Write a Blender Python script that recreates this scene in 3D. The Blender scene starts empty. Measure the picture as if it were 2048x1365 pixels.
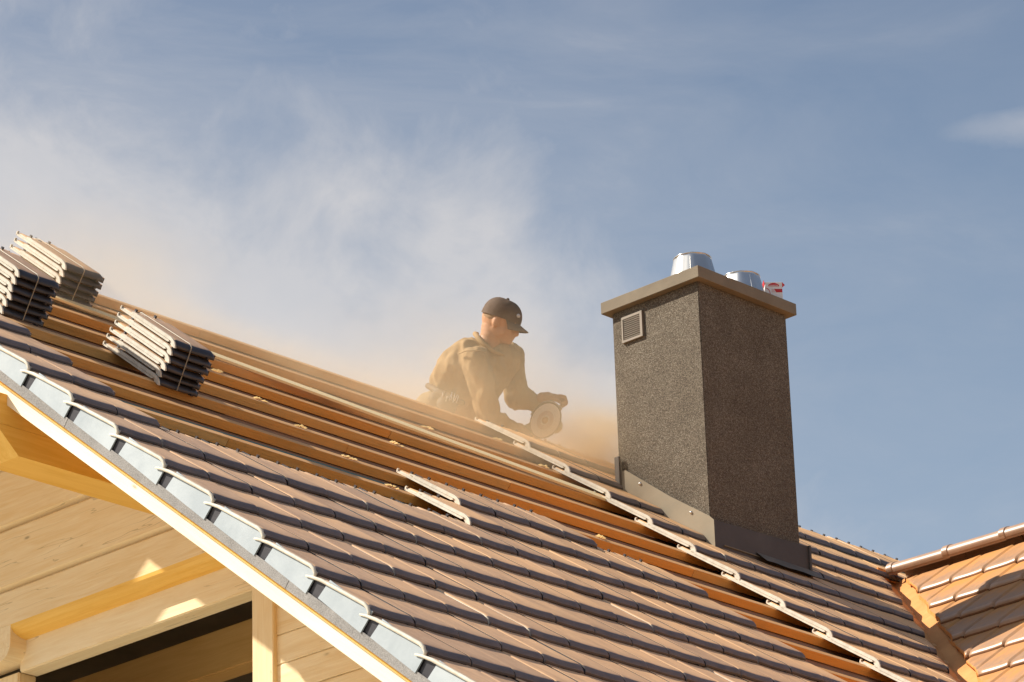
import bpy, bmesh, math, random
from mathutils import Vector, Matrix, noise
random.seed(7)
sc = bpy.context.scene
R_ = math.radians
V = Vector

# ------------------------------------------------------------------ camera
CAM = V((-8.9575, -11.0165, -5.6647))
FW = V((0.67445512, 0.63591899, 0.37512308)); RT = V((0.69468822, -0.71865394, -0.03073746)); UPV = V((-0.25003715, -0.28132462, 0.92646526))
cd = bpy.data.cameras.new('camera'); cam = bpy.data.objects.new('camera', cd); sc.collection.objects.link(cam)
cam.matrix_world = Matrix(((RT.x, UPV.x, -FW.x, CAM.x), (RT.y, UPV.y, -FW.y, CAM.y), (RT.z, UPV.z, -FW.z, CAM.z), (0, 0, 0, 1)))
cd.sensor_width = 36; cd.lens = 7777.77 / 2048 * 36; cd.clip_start = .5; cd.clip_end = 4000
sc.camera = cam
def at(px, py, dist):
    """point seen at a pixel of the 2048x1365 photograph, dist metres in front of the camera"""
    return CAM + dist * (FW + RT * ((px - 1024) / 7777.77) - UPV * ((py - 682.5) / 7777.77))

# ------------------------------------------------------------------ light
SUN = V((-1.0, 1.11, 1.42)).normalized()
el = math.asin(SUN.z); az = math.atan2(SUN.y, SUN.x)
sl = bpy.data.lights.new('sun', 'SUN'); sl.energy = 5.0; sl.angle = R_(.53); sl.color = (1, .92, .80)
so = bpy.data.objects.new('sun', sl); sc.collection.objects.link(so)
so.rotation_euler = SUN.to_track_quat('Z', 'Y').to_euler(); so.location = (0, 0, 30)
w = bpy.data.worlds.new('World'); sc.world = w; w.use_nodes = True
nt = w.node_tree; nt.nodes.clear()
def N(t, typ, **kw):
    n = t.nodes.new(typ)
    for k, v in kw.items():
        if k == 'inp':
            for a, b in v.items(): n.inputs[a].default_value = b
        else: setattr(n, k, v)
    return n
def M(t, op, a, b=None, c=None, clamp=False):
    n = t.nodes.new('ShaderNodeMath'); n.operation = op; n.use_clamp = clamp
    for i, x in enumerate((a, b, c)):
        if x is None: continue
        if isinstance(x, (int, float)): n.inputs[i].default_value = x
        else: t.links.new(x, n.inputs[i])
    return n.outputs[0]
def RAMP(t, x, pts, interp='LINEAR'):
    n = t.nodes.new('ShaderNodeValToRGB'); n.color_ramp.interpolation = interp
    e = n.color_ramp.elements
    while len(e) < len(pts): e.new(.5)
    for i, (p, c) in enumerate(pts):
        e[i].position = p; e[i].color = c if len(c) == 4 else (*c, 1)
    t.links.new(x, n.inputs[0]); return n.outputs[0]
def MIX(t, f, a, b, mode='MIX'):
    n = t.nodes.new('ShaderNodeMix'); n.data_type = 'RGBA'; n.blend_type = mode
    for sock, x in ((n.inputs[0], f), (n.inputs[6], a), (n.inputs[7], b)):
        if isinstance(x, (int, float)): sock.default_value = x
        elif isinstance(x, tuple): sock.default_value = x if len(x) == 4 else (*x, 1)
        else: t.links.new(x, sock)
    return n.outputs[2]
sky = N(nt, 'ShaderNodeTexSky', sky_type='NISHITA', sun_disc=False, sun_elevation=el, sun_rotation=math.pi / 2 - az, altitude=300, air_density=1.0, dust_density=1.6, ozone_density=2.2)
tc = N(nt, 'ShaderNodeTexCoord'); sep = N(nt, 'ShaderNodeSeparateXYZ'); nt.links.new(tc.outputs['Generated'], sep.inputs[0])
x, y, z = sep.outputs
azd = M(nt, 'MULTIPLY', M(nt, 'ARCTAN2', y, x), 57.29578)          # azimuth in degrees, +X = 0
eld = M(nt, 'MULTIPLY', M(nt, 'ARCSINE', z), 57.29578)
nz = N(nt, 'ShaderNodeTexNoise', inp={'Scale': 7.0, 'Detail': 7, 'Roughness': .55, 'Distortion': .6}); nt.links.new(tc.outputs['Generated'], nz.inputs['Vector'])
nz2 = N(nt, 'ShaderNodeTexNoise', inp={'Scale': 23.0, 'Detail': 8, 'Roughness': .6, 'Distortion': .35}); nt.links.new(tc.outputs['Generated'], nz2.inputs['Vector'])
# cloud bank: its top edge climbs towards the left (larger azimuth) and falls off to the right
edge = RAMP(nt, M(nt, 'DIVIDE', azd, 90, clamp=True), [(0, (.30, .30, .30)), (.40, (.50, .50, .50)), (.442, (.56, .56, .56)), (.462, (.70, .70, .70)), (.485, (.765, .765, .765)), (.52, (.775, .775, .775)), (.575, (.83, .83, .83)), (1, (.84, .84, .84))])
edge = M(nt, 'MULTIPLY', edge, 31.0)
d0 = M(nt, 'SUBTRACT', edge, eld)
d1 = M(nt, 'ADD', M(nt, 'MULTIPLY', d0, .40), M(nt, 'ADD', M(nt, 'MULTIPLY', M(nt, 'SUBTRACT', nz.outputs[0], .5), 2.6), M(nt, 'MULTIPLY', M(nt, 'SUBTRACT', nz2.outputs[0], .5), 2.6)))
bank = RAMP(nt, M(nt, 'ADD', M(nt, 'MULTIPLY', d1, .29), .63, clamp=True), [(0, (0, 0, 0)), (.22, (.07, .07, .07)), (.45, (.38, .38, .38)), (.68, (.80, .80, .80)), (1, (1, 1, 1))])
# thin streaky veil over the rest of the sky
mp = N(nt, 'ShaderNodeMapping', inp={'Scale': (1, 1, 3.2), 'Rotation': (.25, .15, 0)}); nt.links.new(tc.outputs['Generated'], mp.inputs[0])
nv = N(nt, 'ShaderNodeTexNoise', inp={'Scale': 9.0, 'Detail': 9, 'Roughness': .62, 'Distortion': .5}); nt.links.new(mp.outputs[0], nv.inputs['Vector'])
veil = RAMP(nt, nv.outputs[0], [(.36, (.0, .0, .0)), (.6, (.16, .16, .16)), (.8, (.4, .4, .4))])
leftness = M(nt, 'ADD', M(nt, 'MULTIPLY', M(nt, 'SUBTRACT', azd, 44.0), .06), .55, clamp=True)
def bell(x, c, w_):
    q = M(nt, 'DIVIDE', M(nt, 'SUBTRACT', x, c), w_); return M(nt, 'EXPONENT', M(nt, 'MULTIPLY', M(nt, 'MULTIPLY', q, q), -1))
wisp = M(nt, 'MULTIPLY', M(nt, 'MULTIPLY', bell(azd, 34.9, 1.5), bell(eld, M(nt, 'ADD', 24.35, M(nt, 'MULTIPLY', nz2.outputs[0], .7)), .30)), M(nt, 'MULTIPLY', nv.outputs[0], .8))
bank = M(nt, 'MAXIMUM', bank, wisp)
cl = M(nt, 'MAXIMUM', bank, M(nt, 'ADD', M(nt, 'MULTIPLY', veil, M(nt, 'ADD', leftness, .35)), M(nt, 'ADD', M(nt, 'MULTIPLY', leftness, .14), .09)), clamp=True)
haze_lo = M(nt, 'MULTIPLY', M(nt, 'SUBTRACT', 28.5, eld), .033, clamp=True)
skc = MIX(nt, 1.0, sky.outputs[0], (.775, .935, .995), 'MULTIPLY')
skc = MIX(nt, M(nt, 'MINIMUM', haze_lo, .35), skc, (5.5, 6.8, 8.0))
col = MIX(nt, M(nt, 'MULTIPLY', cl, .92), skc, (7.3, 7.0, 6.85))
bg = N(nt, 'ShaderNodeBackground', inp={'Strength': .072}); nt.links.new(col, bg.inputs[0])
wo = N(nt, 'ShaderNodeOutputWorld'); nt.links.new(bg.outputs[0], wo.inputs[0])
sc.view_settings.view_transform = 'Standard'; sc.view_settings.look = 'None'; sc.view_settings.gamma = 1
sc.view_settings.use_curve_mapping = False; sc.view_settings.exposure = 0.5
sc.cycles.volume_step_rate = 1.0; sc.cycles.volume_bounces = 5

# ------------------------------------------------------------------ materials
def mat(name, color, rough=.8, spec=.3, metal=0.0):
    m = bpy.data.materials.new(name); m.use_nodes = True
    b = m.node_tree.nodes['Principled BSDF']
    b.inputs['Base Color'].default_value = (*color, 1); b.inputs['Roughness'].default_value = rough
    b.inputs['Specular IOR Level'].default_value = spec; b.inputs['Metallic'].default_value = metal
    return m, m.node_tree, b
def bump(t, b, h, strength=.3, dist=.01):
    n = N(t, 'ShaderNodeBump', inp={'Strength': strength, 'Distance': dist}); t.links.new(h, n.inputs['Height']); t.links.new(n.outputs[0], b.inputs['Normal'])
def coords(t, scale=(1, 1, 1), rnd=True, kind='Object'):
    tcn = N(t, 'ShaderNodeTexCoord'); oi = N(t, 'ShaderNodeObjectInfo')
    m = N(t, 'ShaderNodeMapping', inp={'Scale': scale}); t.links.new(tcn.outputs[kind], m.inputs[0])
    if rnd:
        c = N(t, 'ShaderNodeCombineXYZ'); r = M(t, 'MULTIPLY', oi.outputs['Random'], 37.0)
        for i in range(3): t.links.new(r, c.inputs[i])
        t.links.new(c.outputs[0], m.inputs['Location'])
    return m.outputs[0], oi.outputs['Random']
def tex(t, vec, scale, detail=5, rough=.55, dist=0.):
    n = N(t, 'ShaderNodeTexNoise', inp={'Scale': scale, 'Detail': detail, 'Roughness': rough, 'Distortion': dist}); t.links.new(vec, n.inputs['Vector']); return n.outputs[0]
def wood(name, light, dark, grain=1.0, rough=.65, knots=True, dusty=0.0, dustcol=(.62, .33, .12), checks=False):
    """grain runs along the object's local X"""
    m, t, b = mat(name, light, rough, .25)
    v, r = coords(t, (1.2, 14, 14)); g1 = tex(t, v, 3.2 * grain, 6, .6, .9)
    v2, _ = coords(t, (2.5, 90, 90)); g2 = tex(t, v2, 2.0, 3, .5, .2)
    v3, _ = coords(t, (.6, 1.5, 1.5)); g3 = tex(t, v3, 1.6, 3, .5)
    f = M(t, 'ADD', M(t, 'MULTIPLY', g1, .62), M(t, 'ADD', M(t, 'MULTIPLY', g2, .22), M(t, 'MULTIPLY', g3, .4)))
    f = M(t, 'ADD', f, M(t, 'MULTIPLY', M(t, 'SUBTRACT', r, .5), .22))
    c = RAMP(t, f, [(.42, light), (.62, tuple((a + d) / 2 for a, d in zip(light, dark))), (.80 if not dusty else .72, dark)])
    if knots:
        v4, _ = coords(t, (1.6, 4.2, 4.2)); vo = N(t, 'ShaderNodeTexVoronoi', inp={'Scale': 1.7, 'Randomness': 1.0}); t.links.new(v4, vo.inputs['Vector'])
        k = RAMP(t, vo.outputs['Distance'], [(.0, (1, 1, 1)), (.03, (.9, .9, .9)), (.05, (.25, .25, .25)), (.08, (0, 0, 0))])
        c = MIX(t, M(t, 'MULTIPLY', k, .75), c, tuple(x * .38 for x in dark))
    if dusty:
        g5 = N(t, 'ShaderNodeNewGeometry'); s5 = N(t, 'ShaderNodeSeparateXYZ'); t.links.new(g5.outputs['Position'], s5.inputs[0]); dn = M(t, 'ADD', tex(t, g5.outputs['Position'], 2.2, 4, .6), M(t, 'MULTIPLY', M(t, 'SUBTRACT', s5.outputs[0], 2.5), .11))
        c = MIX(t, M(t, 'MULTIPLY', RAMP(t, dn, [(.3, (.25, .25, .25)), (.7, (1, 1, 1))]), dusty), c, dustcol)
    if checks:
        v6, _ = coords(t, (.28, 5, 5)); cn = tex(t, v6, 2.4, 3, .55, .3)
        ck = M(t, 'LESS_THAN', M(t, 'ABSOLUTE', M(t, 'SUBTRACT', cn, .46)), .0035)
        ck = M(t, 'MULTIPLY', ck, M(t, 'GREATER_THAN', tex(t, v3, 2.2, 2, .5), .5))
        c = MIX(t, M(t, 'MULTIPLY', ck, .42), c, tuple(x * .4 for x in dark))
    t.links.new(c, b.inputs['Base Color'])
    bump(t, b, M(t, 'ADD', g1, M(t, 'MULTIPLY', g2, .6)), .25 if not dusty else .6, .003 if not dusty else .006)
    return m
def patina(name, c1, c2, scale=6, rough=.6, spec=.3, bs=.15, metal=0., bscale=60, detail=6):
    m, t, b = mat(name, c1, rough, spec, metal)
    v, r = coords(t); n = tex(t, v, scale, detail, .62, .3)
    t.links.new(RAMP(t, M(t, 'ADD', n, M(t, 'MULTIPLY', M(t, 'SUBTRACT', r, .5), .16)), [(.33, c1), (.68, c2)]), b.inputs['Base Color'])
    bump(t, b, tex(t, v, bscale, 4), bs, .004)
    return m

# engobed clay tile: dust lies on the face that looks up, the rest stays dark
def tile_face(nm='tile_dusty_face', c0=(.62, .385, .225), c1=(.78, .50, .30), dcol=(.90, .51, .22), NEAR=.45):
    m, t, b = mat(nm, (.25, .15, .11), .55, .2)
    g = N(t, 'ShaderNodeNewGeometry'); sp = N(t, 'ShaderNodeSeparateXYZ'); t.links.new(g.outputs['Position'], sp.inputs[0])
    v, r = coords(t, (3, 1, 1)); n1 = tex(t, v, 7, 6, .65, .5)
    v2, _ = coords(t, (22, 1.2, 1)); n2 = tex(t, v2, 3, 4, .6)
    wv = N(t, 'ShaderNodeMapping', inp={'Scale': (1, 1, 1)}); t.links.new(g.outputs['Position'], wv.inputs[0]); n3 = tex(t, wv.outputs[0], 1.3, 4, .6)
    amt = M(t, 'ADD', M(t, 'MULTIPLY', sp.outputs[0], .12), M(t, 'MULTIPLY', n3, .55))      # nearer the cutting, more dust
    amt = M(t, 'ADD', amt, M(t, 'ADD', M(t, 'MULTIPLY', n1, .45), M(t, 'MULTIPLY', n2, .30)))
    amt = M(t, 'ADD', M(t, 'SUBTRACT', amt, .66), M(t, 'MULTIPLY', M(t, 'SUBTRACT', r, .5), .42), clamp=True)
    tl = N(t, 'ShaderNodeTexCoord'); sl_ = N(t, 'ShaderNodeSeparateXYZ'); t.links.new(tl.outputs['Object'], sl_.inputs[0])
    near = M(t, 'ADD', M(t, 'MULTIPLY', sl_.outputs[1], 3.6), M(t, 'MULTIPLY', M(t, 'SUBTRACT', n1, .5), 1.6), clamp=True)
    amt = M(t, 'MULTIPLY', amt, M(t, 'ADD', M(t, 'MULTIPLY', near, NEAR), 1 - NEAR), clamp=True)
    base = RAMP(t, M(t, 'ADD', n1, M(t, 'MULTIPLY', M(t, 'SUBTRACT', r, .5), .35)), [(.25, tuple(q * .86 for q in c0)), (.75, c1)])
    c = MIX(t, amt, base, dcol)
    t.links.new(c, b.inputs['Base Color'])
    t.links.new(M(t, 'ADD', .42, M(t, 'MULTIPLY', amt, .4)), b.inputs['Roughness'])
    bump(t, b, M(t, 'ADD', n2, n1), .12, .004)
    return m
MT_FACE = tile_face()
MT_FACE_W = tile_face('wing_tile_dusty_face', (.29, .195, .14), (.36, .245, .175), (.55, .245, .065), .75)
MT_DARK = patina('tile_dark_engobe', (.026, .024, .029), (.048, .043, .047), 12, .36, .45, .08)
MT_NOSE = patina('tile_nose_engobe', (.125, .108, .108), (.19, .155, .145), 14, .45, .4, .06)
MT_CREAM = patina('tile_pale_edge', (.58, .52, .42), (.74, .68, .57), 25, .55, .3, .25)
MT_DUSTBR = patina('dust_filled_front', (.16, .075, .035), (.26, .12, .05), 14, .7, .3, .1)
MT_NOSE_W = patina('dusty_glossy_nose', (.34, .19, .10), (.44, .25, .13), 10, .34, .45, .04)
MT_CUT = patina('cut_clay', (.62, .25, .07), (.75, .36, .12), 20, .9, .1, .2)
M_ZINC = patina('weathered_zinc', (.27, .31, .335), (.38, .42, .44), 4.5, .55, .5, .05, .15, 20)
M_FELT = None
def felt():
    m, t, b = mat('grey_mineral_felt', (.3, .28, .26), .95, .1)
    v, r = coords(t); n = tex(t, v, 260, 2, .7); n2 = tex(t, v, 9, 4, .6)
    t.links.new(RAMP(t, M(t, 'ADD', M(t, 'MULTIPLY', n, .7), M(t, 'MULTIPLY', n2, .3)), [(.35, (.19, .18, .17)), (.65, (.40, .38, .36))]), b.inputs['Base Color'])
    bump(t, b, n, .4, .003); return m
M_FELT = felt()
def render_coat():
    m, t, b = mat('chimney_grain_render', (.2, .17, .13), .9, .15)
    v, r = coords(t, rnd=False); vo = N(t, 'ShaderNodeTexVoronoi', inp={'Scale': 240.0}); t.links.new(v, vo.inputs['Vector'])
    n = tex(t, v, 290, 3, .75); n2 = tex(t, v, 4, 4, .6); n3 = tex(t, v, 520, 2, .8)
    sepc = N(t, 'ShaderNodeSeparateColor'); t.links.new(vo.outputs['Color'], sepc.inputs[0])
    f = M(t, 'ADD', M(t, 'MULTIPLY', sepc.outputs[0], .5), M(t, 'MULTIPLY', n, .5))
    f = M(t, 'ADD', f, M(t, 'MULTIPLY', M(t, 'SUBTRACT', n2, .5), .30))
    f = M(t, 'ADD', f, M(t, 'MULTIPLY', M(t, 'SUBTRACT', n3, .5), .25))
    t.links.new(RAMP(t, f, [(.26, (.105, .085, .064)), (.5, (.180, .148, .112)), (.66, (.24, .203, .153)), (.86, (.42, .37, .295))]), b.inputs['Base Color'])
    bump(t, b, M(t, 'ADD', vo.outputs['Distance'], n), .8, .006); return m
M_RENDER = render_coat()
M_CAP = patina('chimney_cap_concrete', (.21, .172, .125), (.265, .22, .16), 5, .85, .2, .25, 0, 180)
M_LEAD = patina('flashing_grey_brown', (.30, .25, .175), (.37, .31, .22), 3.5, .7, .3, .1, 0, 15)
M_LEADD = patina('flashing_dark', (.07, .055, .045), (.105, .085, .07), 3.5, .5, .4, .05)
M_STEEL = patina('bright_sheet_steel', (.66, .64, .60), (.80, .78, .75), 3, .33, .6, .03, .95, 8)
M_VENT = patina('brown_plastic_grille', (.21, .17, .125), (.26, .21, .155), 8, .5, .4, .03)
M_MEMB = patina('roof_membrane_dusty', (.26, .155, .10), (.40, .23, .13), 3, .8, .2, .2)
M_MEMBT = patina('roof_membrane_teal', (.10, .19, .17), (.17, .24, .20), 3, .7, .3, .2)
M_BATT = wood('batten_wood', (.62, .40, .16), (.46, .26, .085), 1.0, .75, True, .95, (.84, .38, .085))
M_BATTY = wood('batten_fresh_wood', (.60, .42, .19), (.46, .29, .11), 1.0, .75, True, .7, (.84, .42, .11))
M_LATH = wood('fresh_lath', (.98, .78, .45), (.92, .68, .35), 1.0, .7, False)
M_PINE = wood('planed_pine', (.86, .72, .48), (.74, .54, .28), .8, .55, checks=True)
M_PINEB = wood('planed_pine_board', (.90, .84, .70), (.85, .75, .54), .55, .5)
M_PINEO = wood('pine_orange_bounce', (.84, .53, .14), (.70, .38, .06), .6, .5)  # warm reflected light under the overhang is put into this more saturated pine
M_PINED = wood('inner_pine', (.84, .55, .22), (.70, .42, .14), .6, .6)
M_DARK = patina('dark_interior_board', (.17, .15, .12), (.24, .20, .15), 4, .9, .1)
M_SPLINT = wood('fresh_splinter', (.92, .66, .30), (.84, .52, .18), 3, .8, False)
M_GUTTER = patina('dusty_valley_sheet', (.55, .23, .07), (.70, .34, .12), 5, .75, .2, .1)

# ------------------------------------------------------------------ object helpers
def link(name, me, m=None, parent=None, mw=None):
    o = bpy.data.objects.new(name, me); sc.collection.objects.link(o)
    if m is not None and me is not None and len(me.materials) == 0: me.materials.append(m)
    if parent is not None: o.parent = parent
    if mw is not None: o.matrix_basis = mw
    return o
def mesh(name, verts, faces, mats=None, idx=None, smooth=False):
    me = bpy.data.meshes.new(name); me.from_pydata([tuple(v) for v in verts], [], faces)
    if mats:
        for m in mats: me.materials.append(m)
    if idx:
        for p, i in zip(me.polygons, idx): p.material_index = i
    me.update()
    bm = bmesh.new(); bm.from_mesh(me); bmesh.ops.recalc_face_normals(bm, faces=bm.faces)
    bm.to_mesh(me); bm.free()
    if smooth:
        for p in me.polygons: p.use_smooth = True
    return me
def box_mesh(name, a, b, m, bev=.003, seg=1):
    bm = bmesh.new(); bmesh.ops.create_cube(bm, size=1)
    for v in bm.verts: v.co = V([(a[i] + b[i]) / 2 + v.co[i] * (b[i] - a[i]) for i in range(3)])
    if bev: bmesh.ops.bevel(bm, geom=bm.edges[:], offset=bev, segments=seg, affect='EDGES')
    me = bpy.data.meshes.new(name); bm.to_mesh(me); bm.free(); me.materials.append(m); return me
def prism_mesh(name, poly, x0, x1, m, bev=.0):
    """polygon in YZ extruded along X"""
    n = len(poly); vs = [(x0, *p) for p in poly] + [(x1, *p) for p in poly]
    fs = [tuple(range(n))[::-1], tuple(range(n, 2 * n))] + [(i, (i + 1) % n, n + (i + 1) % n, n + i) for i in range(n)]
    me = mesh(name, vs, fs, [m])
    if bev:
        bm = bmesh.new(); bm.from_mesh(me); bmesh.ops.bevel(bm, geom=bm.edges[:], offset=bev, segments=1, affect='EDGES'); bm.to_mesh(me); bm.free()
    return me
def revolve(name, prof, m, seg=32, smooth=True):
    vs = []; fs = []
    for r, z in prof:
        for i in range(seg):
            a = 2 * math.pi * i / seg; vs.append((r * math.cos(a), r * math.sin(a), z))
    for j in range(len(prof) - 1):
        for i in range(seg):
            fs.append((j * seg + i, j * seg + (i + 1) % seg, (j + 1) * seg + (i + 1) % seg, (j + 1) * seg + i))
    return mesh(name, vs, fs, [m], smooth=smooth)
def tube(path, r, seg=8):
    vs = []; fs = []
    for i, p in enumerate(path):
        p = V(p); d = (V(path[min(i + 1, len(path) - 1)]) - V(path[max(i - 1, 0)])).normalized()
        a = d.orthogonal().normalized() if i == 0 else (pa - d * pa.dot(d)).normalized()
        pa = a; b = d.cross(a); rr = r[i] if isinstance(r, (list, tuple)) else r
        for k in range(seg):
            t_ = 2 * math.pi * k / seg; vs.append(p + (a * math.cos(t_) + b * math.sin(t_)) * rr)
    for i in range(len(path) - 1):
        for k in range(seg):
            fs.append((i * seg + k, i * seg + (k + 1) % seg, (i + 1) * seg + (k + 1) % seg, (i + 1) * seg + k))
    fs.append(tuple(range(seg))[::-1]); fs.append(tuple(range((len(path) - 1) * seg, len(path) * seg)))
    return vs, fs
def empty(name, loc, label, cat, group=None):
    o = bpy.data.objects.new(name, None); sc.collection.objects.link(o); o.location = loc; o.empty_display_size = .1
    o['label'] = label; o['category'] = cat
    if group: o['group'] = group
    return o
def tag(o, label, cat, group=None):
    o['label'] = label; o['category'] = cat
    if group: o['group'] = group
    return o
I4 = Matrix.Identity(4)
T = Matrix.Translation

# ------------------------------------------------------------------ frames of the two roof slopes
P = 0.6638; CP, SP, TP = math.cos(P), math.sin(P), math.tan(P)
U3 = V((0, CP, SP)); N3 = V((0, -SP, CP))
MR = Matrix(((1, 0, 0, 0), (0, CP, -SP, 0), (0, SP, CP, 0), (0, 0, 0, 1)))         # local (x, upslope, normal)
W, G, S0, XJ, L = .2172, .34, -.013, .2236, .46
TILT = math.atan(.038 / L)
def RP(x, s, n=0): return V((x, 0, 0)) - U3 * s + N3 * n
AP = V((7.19, 1.40, 1.096))                                                      # where the cross ridge meets the main slope
MC = Matrix(((0, CP, -SP, AP.x), (-1, 0, 0, AP.y), (0, SP, CP, AP.z), (0, 0, 0, 1)))  # local (x=-Y, upslope=+X, normal)
RIDGE_Y = 2.02; FAR = 6.0

# ------------------------------------------------------------------ tile meshes
HS0 = [-.002, .0014, .0006, -.0014, -.0022, -.0014, -.0002, -.0016, -.0050]
HS1 = [-.006, -.003, -.001, -.0008, -.001, .0, .002, .0035, .0028]
def tile_data(HS, gap=.0025):
    us = [0, .035, .12, .30, .52, .74, .90, .97, 1.0]
    hs = HS
    top = [(.0, -.0245), (.0025, -.0185), (.008, -.0125), (.017, -.0065), (.030, -.0018), (.046, .0004), (.14, 0), (.24, 0), (.345, 0), (.372, -.0015), (.385, -.007), (.45, -.007), (.46, -.011)]
    bot = [(.46, -.022), (.30, -.018), (.06, -.018), (.034, -.0315), (.006, -.0315), (.0, -.0285)]
    prof = top + bot; n = len(prof)
    xs = [u * (W - gap) for u in us] + [W + .004, W + .022]; hh = hs + [-.013, -.013]
    vs = []
    for x_, h in zip(xs, hh):
        for j, (y_, z_) in enumerate(prof):
            k = 1 if j < len(top) else .45
            zz = z_ + h * k
            if x_ > W + .001 and j < len(top): zz = min(zz, -.013)
            if x_ > W + .001 and y_ < .03: y_ = .03 + y_ * .1
            vs.append((x_, y_, zz))
    fs = []; ix = []
    for i in range(len(xs) - 1):
        for j in range(n):
            a, b = i * n + j, i * n + (j + 1) % n
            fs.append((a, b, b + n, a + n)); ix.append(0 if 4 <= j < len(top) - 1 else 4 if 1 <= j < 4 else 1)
    fs.append(tuple(range(n))[::-1]); ix.append(2)
    fs.append(tuple(range((len(xs) - 1) * n, len(xs) * n))); ix.append(1)
    def cube(x0, x1, y0, y1, z0, z1, mi):
        o = len(vs)
        for zz in (z0, z1):
            for (a, b) in ((x0, y0), (x1, y0), (x1, y1), (x0, y1)): vs.append((a, b, zz))
        for f in ((3, 2, 1, 0), (4, 5, 6, 7), (0, 1, 5, 4), (1, 2, 6, 5), (2, 3, 7, 6), (3, 0, 4, 7)): fs.append(tuple(o + k for k in f)); ix.append(mi)
    for u in (.22, .72): cube(u * W, u * W + .009, .424, .436, -.010, .0035, 1)             # nibs at the head
    cube(.80 * W, .80 * W + .013, -.0065, .012, -.0345, -.026, 1)                             # foot under the front
    cube(.44 * W, .46 * W, .40, .456, -.010, -.003, 1)
    return vs, fs, ix
tv, tf, ti = tile_data(HS0)
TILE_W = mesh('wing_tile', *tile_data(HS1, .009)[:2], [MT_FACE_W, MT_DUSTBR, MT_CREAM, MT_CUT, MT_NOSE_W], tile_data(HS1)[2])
for p in TILE_W.polygons: p.use_smooth = p.material_index in (0, 4)
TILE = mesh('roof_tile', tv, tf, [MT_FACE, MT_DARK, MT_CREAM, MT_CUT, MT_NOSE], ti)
for p in TILE.polygons: p.use_smooth = p.material_index in (0, 4)
# open left side of a field: the pale side shows with its groove and upturned head
def side_extra(rim):
    vs = []; fs = []
    def add(path, r, seg=7):
        a, b = tube(path, r, seg); o = len(vs); vs.extend(a); fs.extend([tuple(o + k for k in f) for f in b])
    def slab(poly, x0, x1):
        o = len(vs); n = len(poly)
        for xx in (x0, x1): vs.extend([V((xx, a, b)) for a, b in poly])
        fs.append(tuple(o + i for i in range(n))[::-1]); fs.append(tuple(o + n + i for i in range(n)))
        for i in range(n): fs.append((o + i, o + (i + 1) % n, o + n + (i + 1) % n, o + n + i))
    if rim:
        add([(-.006, .385, -.010), (-.006, .355, -.004), (-.006, .30, .0018), (-.006, .15, .0024), (-.006, .045, .002), (-.006, .022, -.003), (-.005, .008, -.014), (-.004, .002, -.027)], [.004, .006, .0072, .0078, .0078, .0074, .0062, .005])
    else:
        slab([(.350, .0008), (.055, .0014), (.034, -.002), (.016, -.009), (.003, -.020), (-.002, -.030), (.004, -.0325), (.014, -.026), (.024, -.0225), (.030, -.0165), (.045, -.0135), (.345, -.0118)], -.007, .002)
        slab([(.350, -.0130), (.060, -.0150), (.052, -.019), (.066, -.0245), (.458, -.0225), (.462, -.0150)], -.0055, .002)
        slab([(.462, -.0225), (.467, -.010), (.463, -.003), (.458, -.003), (.460, -.010), (.455, -.0150)], -.0065, .004)
        slab([(.372, -.0002), (.335, .0022), (.335, -.008), (.38, -.006)], -.0065, .003)
    return vs, fs
def merged(name, extra):
    vs = list(tv); fs = list(tf); ix = list(ti); o = len(vs)
    vs += extra[0]; fs += [tuple(o + k for k in f) for f in extra[1]]; ix += [2] * len(extra[1])
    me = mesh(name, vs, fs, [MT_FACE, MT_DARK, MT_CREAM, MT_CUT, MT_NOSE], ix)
    for p in me.polygons: p.use_smooth = p.material_index in (0, 4)
    return me
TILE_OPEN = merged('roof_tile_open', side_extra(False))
TILE_D = mesh('roof_tile_plain', tv, tf, [MT_FACE, MT_DARK, MT_DARK, MT_CUT, MT_NOSE], ti)
for p in TILE_D.polygons: p.use_smooth = p.material_index in (0, 4)
tv3, tf3, ti3 = tile_data([-.0002, 0, 0, -.0012, -.002, -.0012, -.0002, -.0004, -.0016])
TILE_E = mesh('roof_tile_flush', tv3, tf3, [MT_FACE, MT_DARK, MT_DARK, MT_CUT, MT_NOSE], ti3)
for p in TILE_E.polygons: p.use_smooth = p.material_index in (0, 4)
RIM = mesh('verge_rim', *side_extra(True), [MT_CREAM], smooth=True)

def in_view(p, m=60):
    v = V(p) - CAM; d = v.dot(FW)
    if d < 1: return False
    px = 1024 + 7777.77 * v.dot(RT) / d; py = 682.5 - 7777.77 * v.dot(UPV) / d
    return -m < px < 2048 + m and -m < py < 1365 + m

# ================================================================== HOUSE
house = empty('timber_house', (1.2, 1, -7.3), 'timber log house under construction with half tiled dark brown roof and grey chimney', 'house')
WORLD = {}
def hp(name, me, mw=I4, parent=None, m=None):
    o = link(name, me, m, parent or house)
    pw = T(house.location) if parent is None else WORLD[parent.name]
    o.matrix_basis = pw.inverted() @ mw; WORLD[o.name] = mw.copy(); return o

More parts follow.
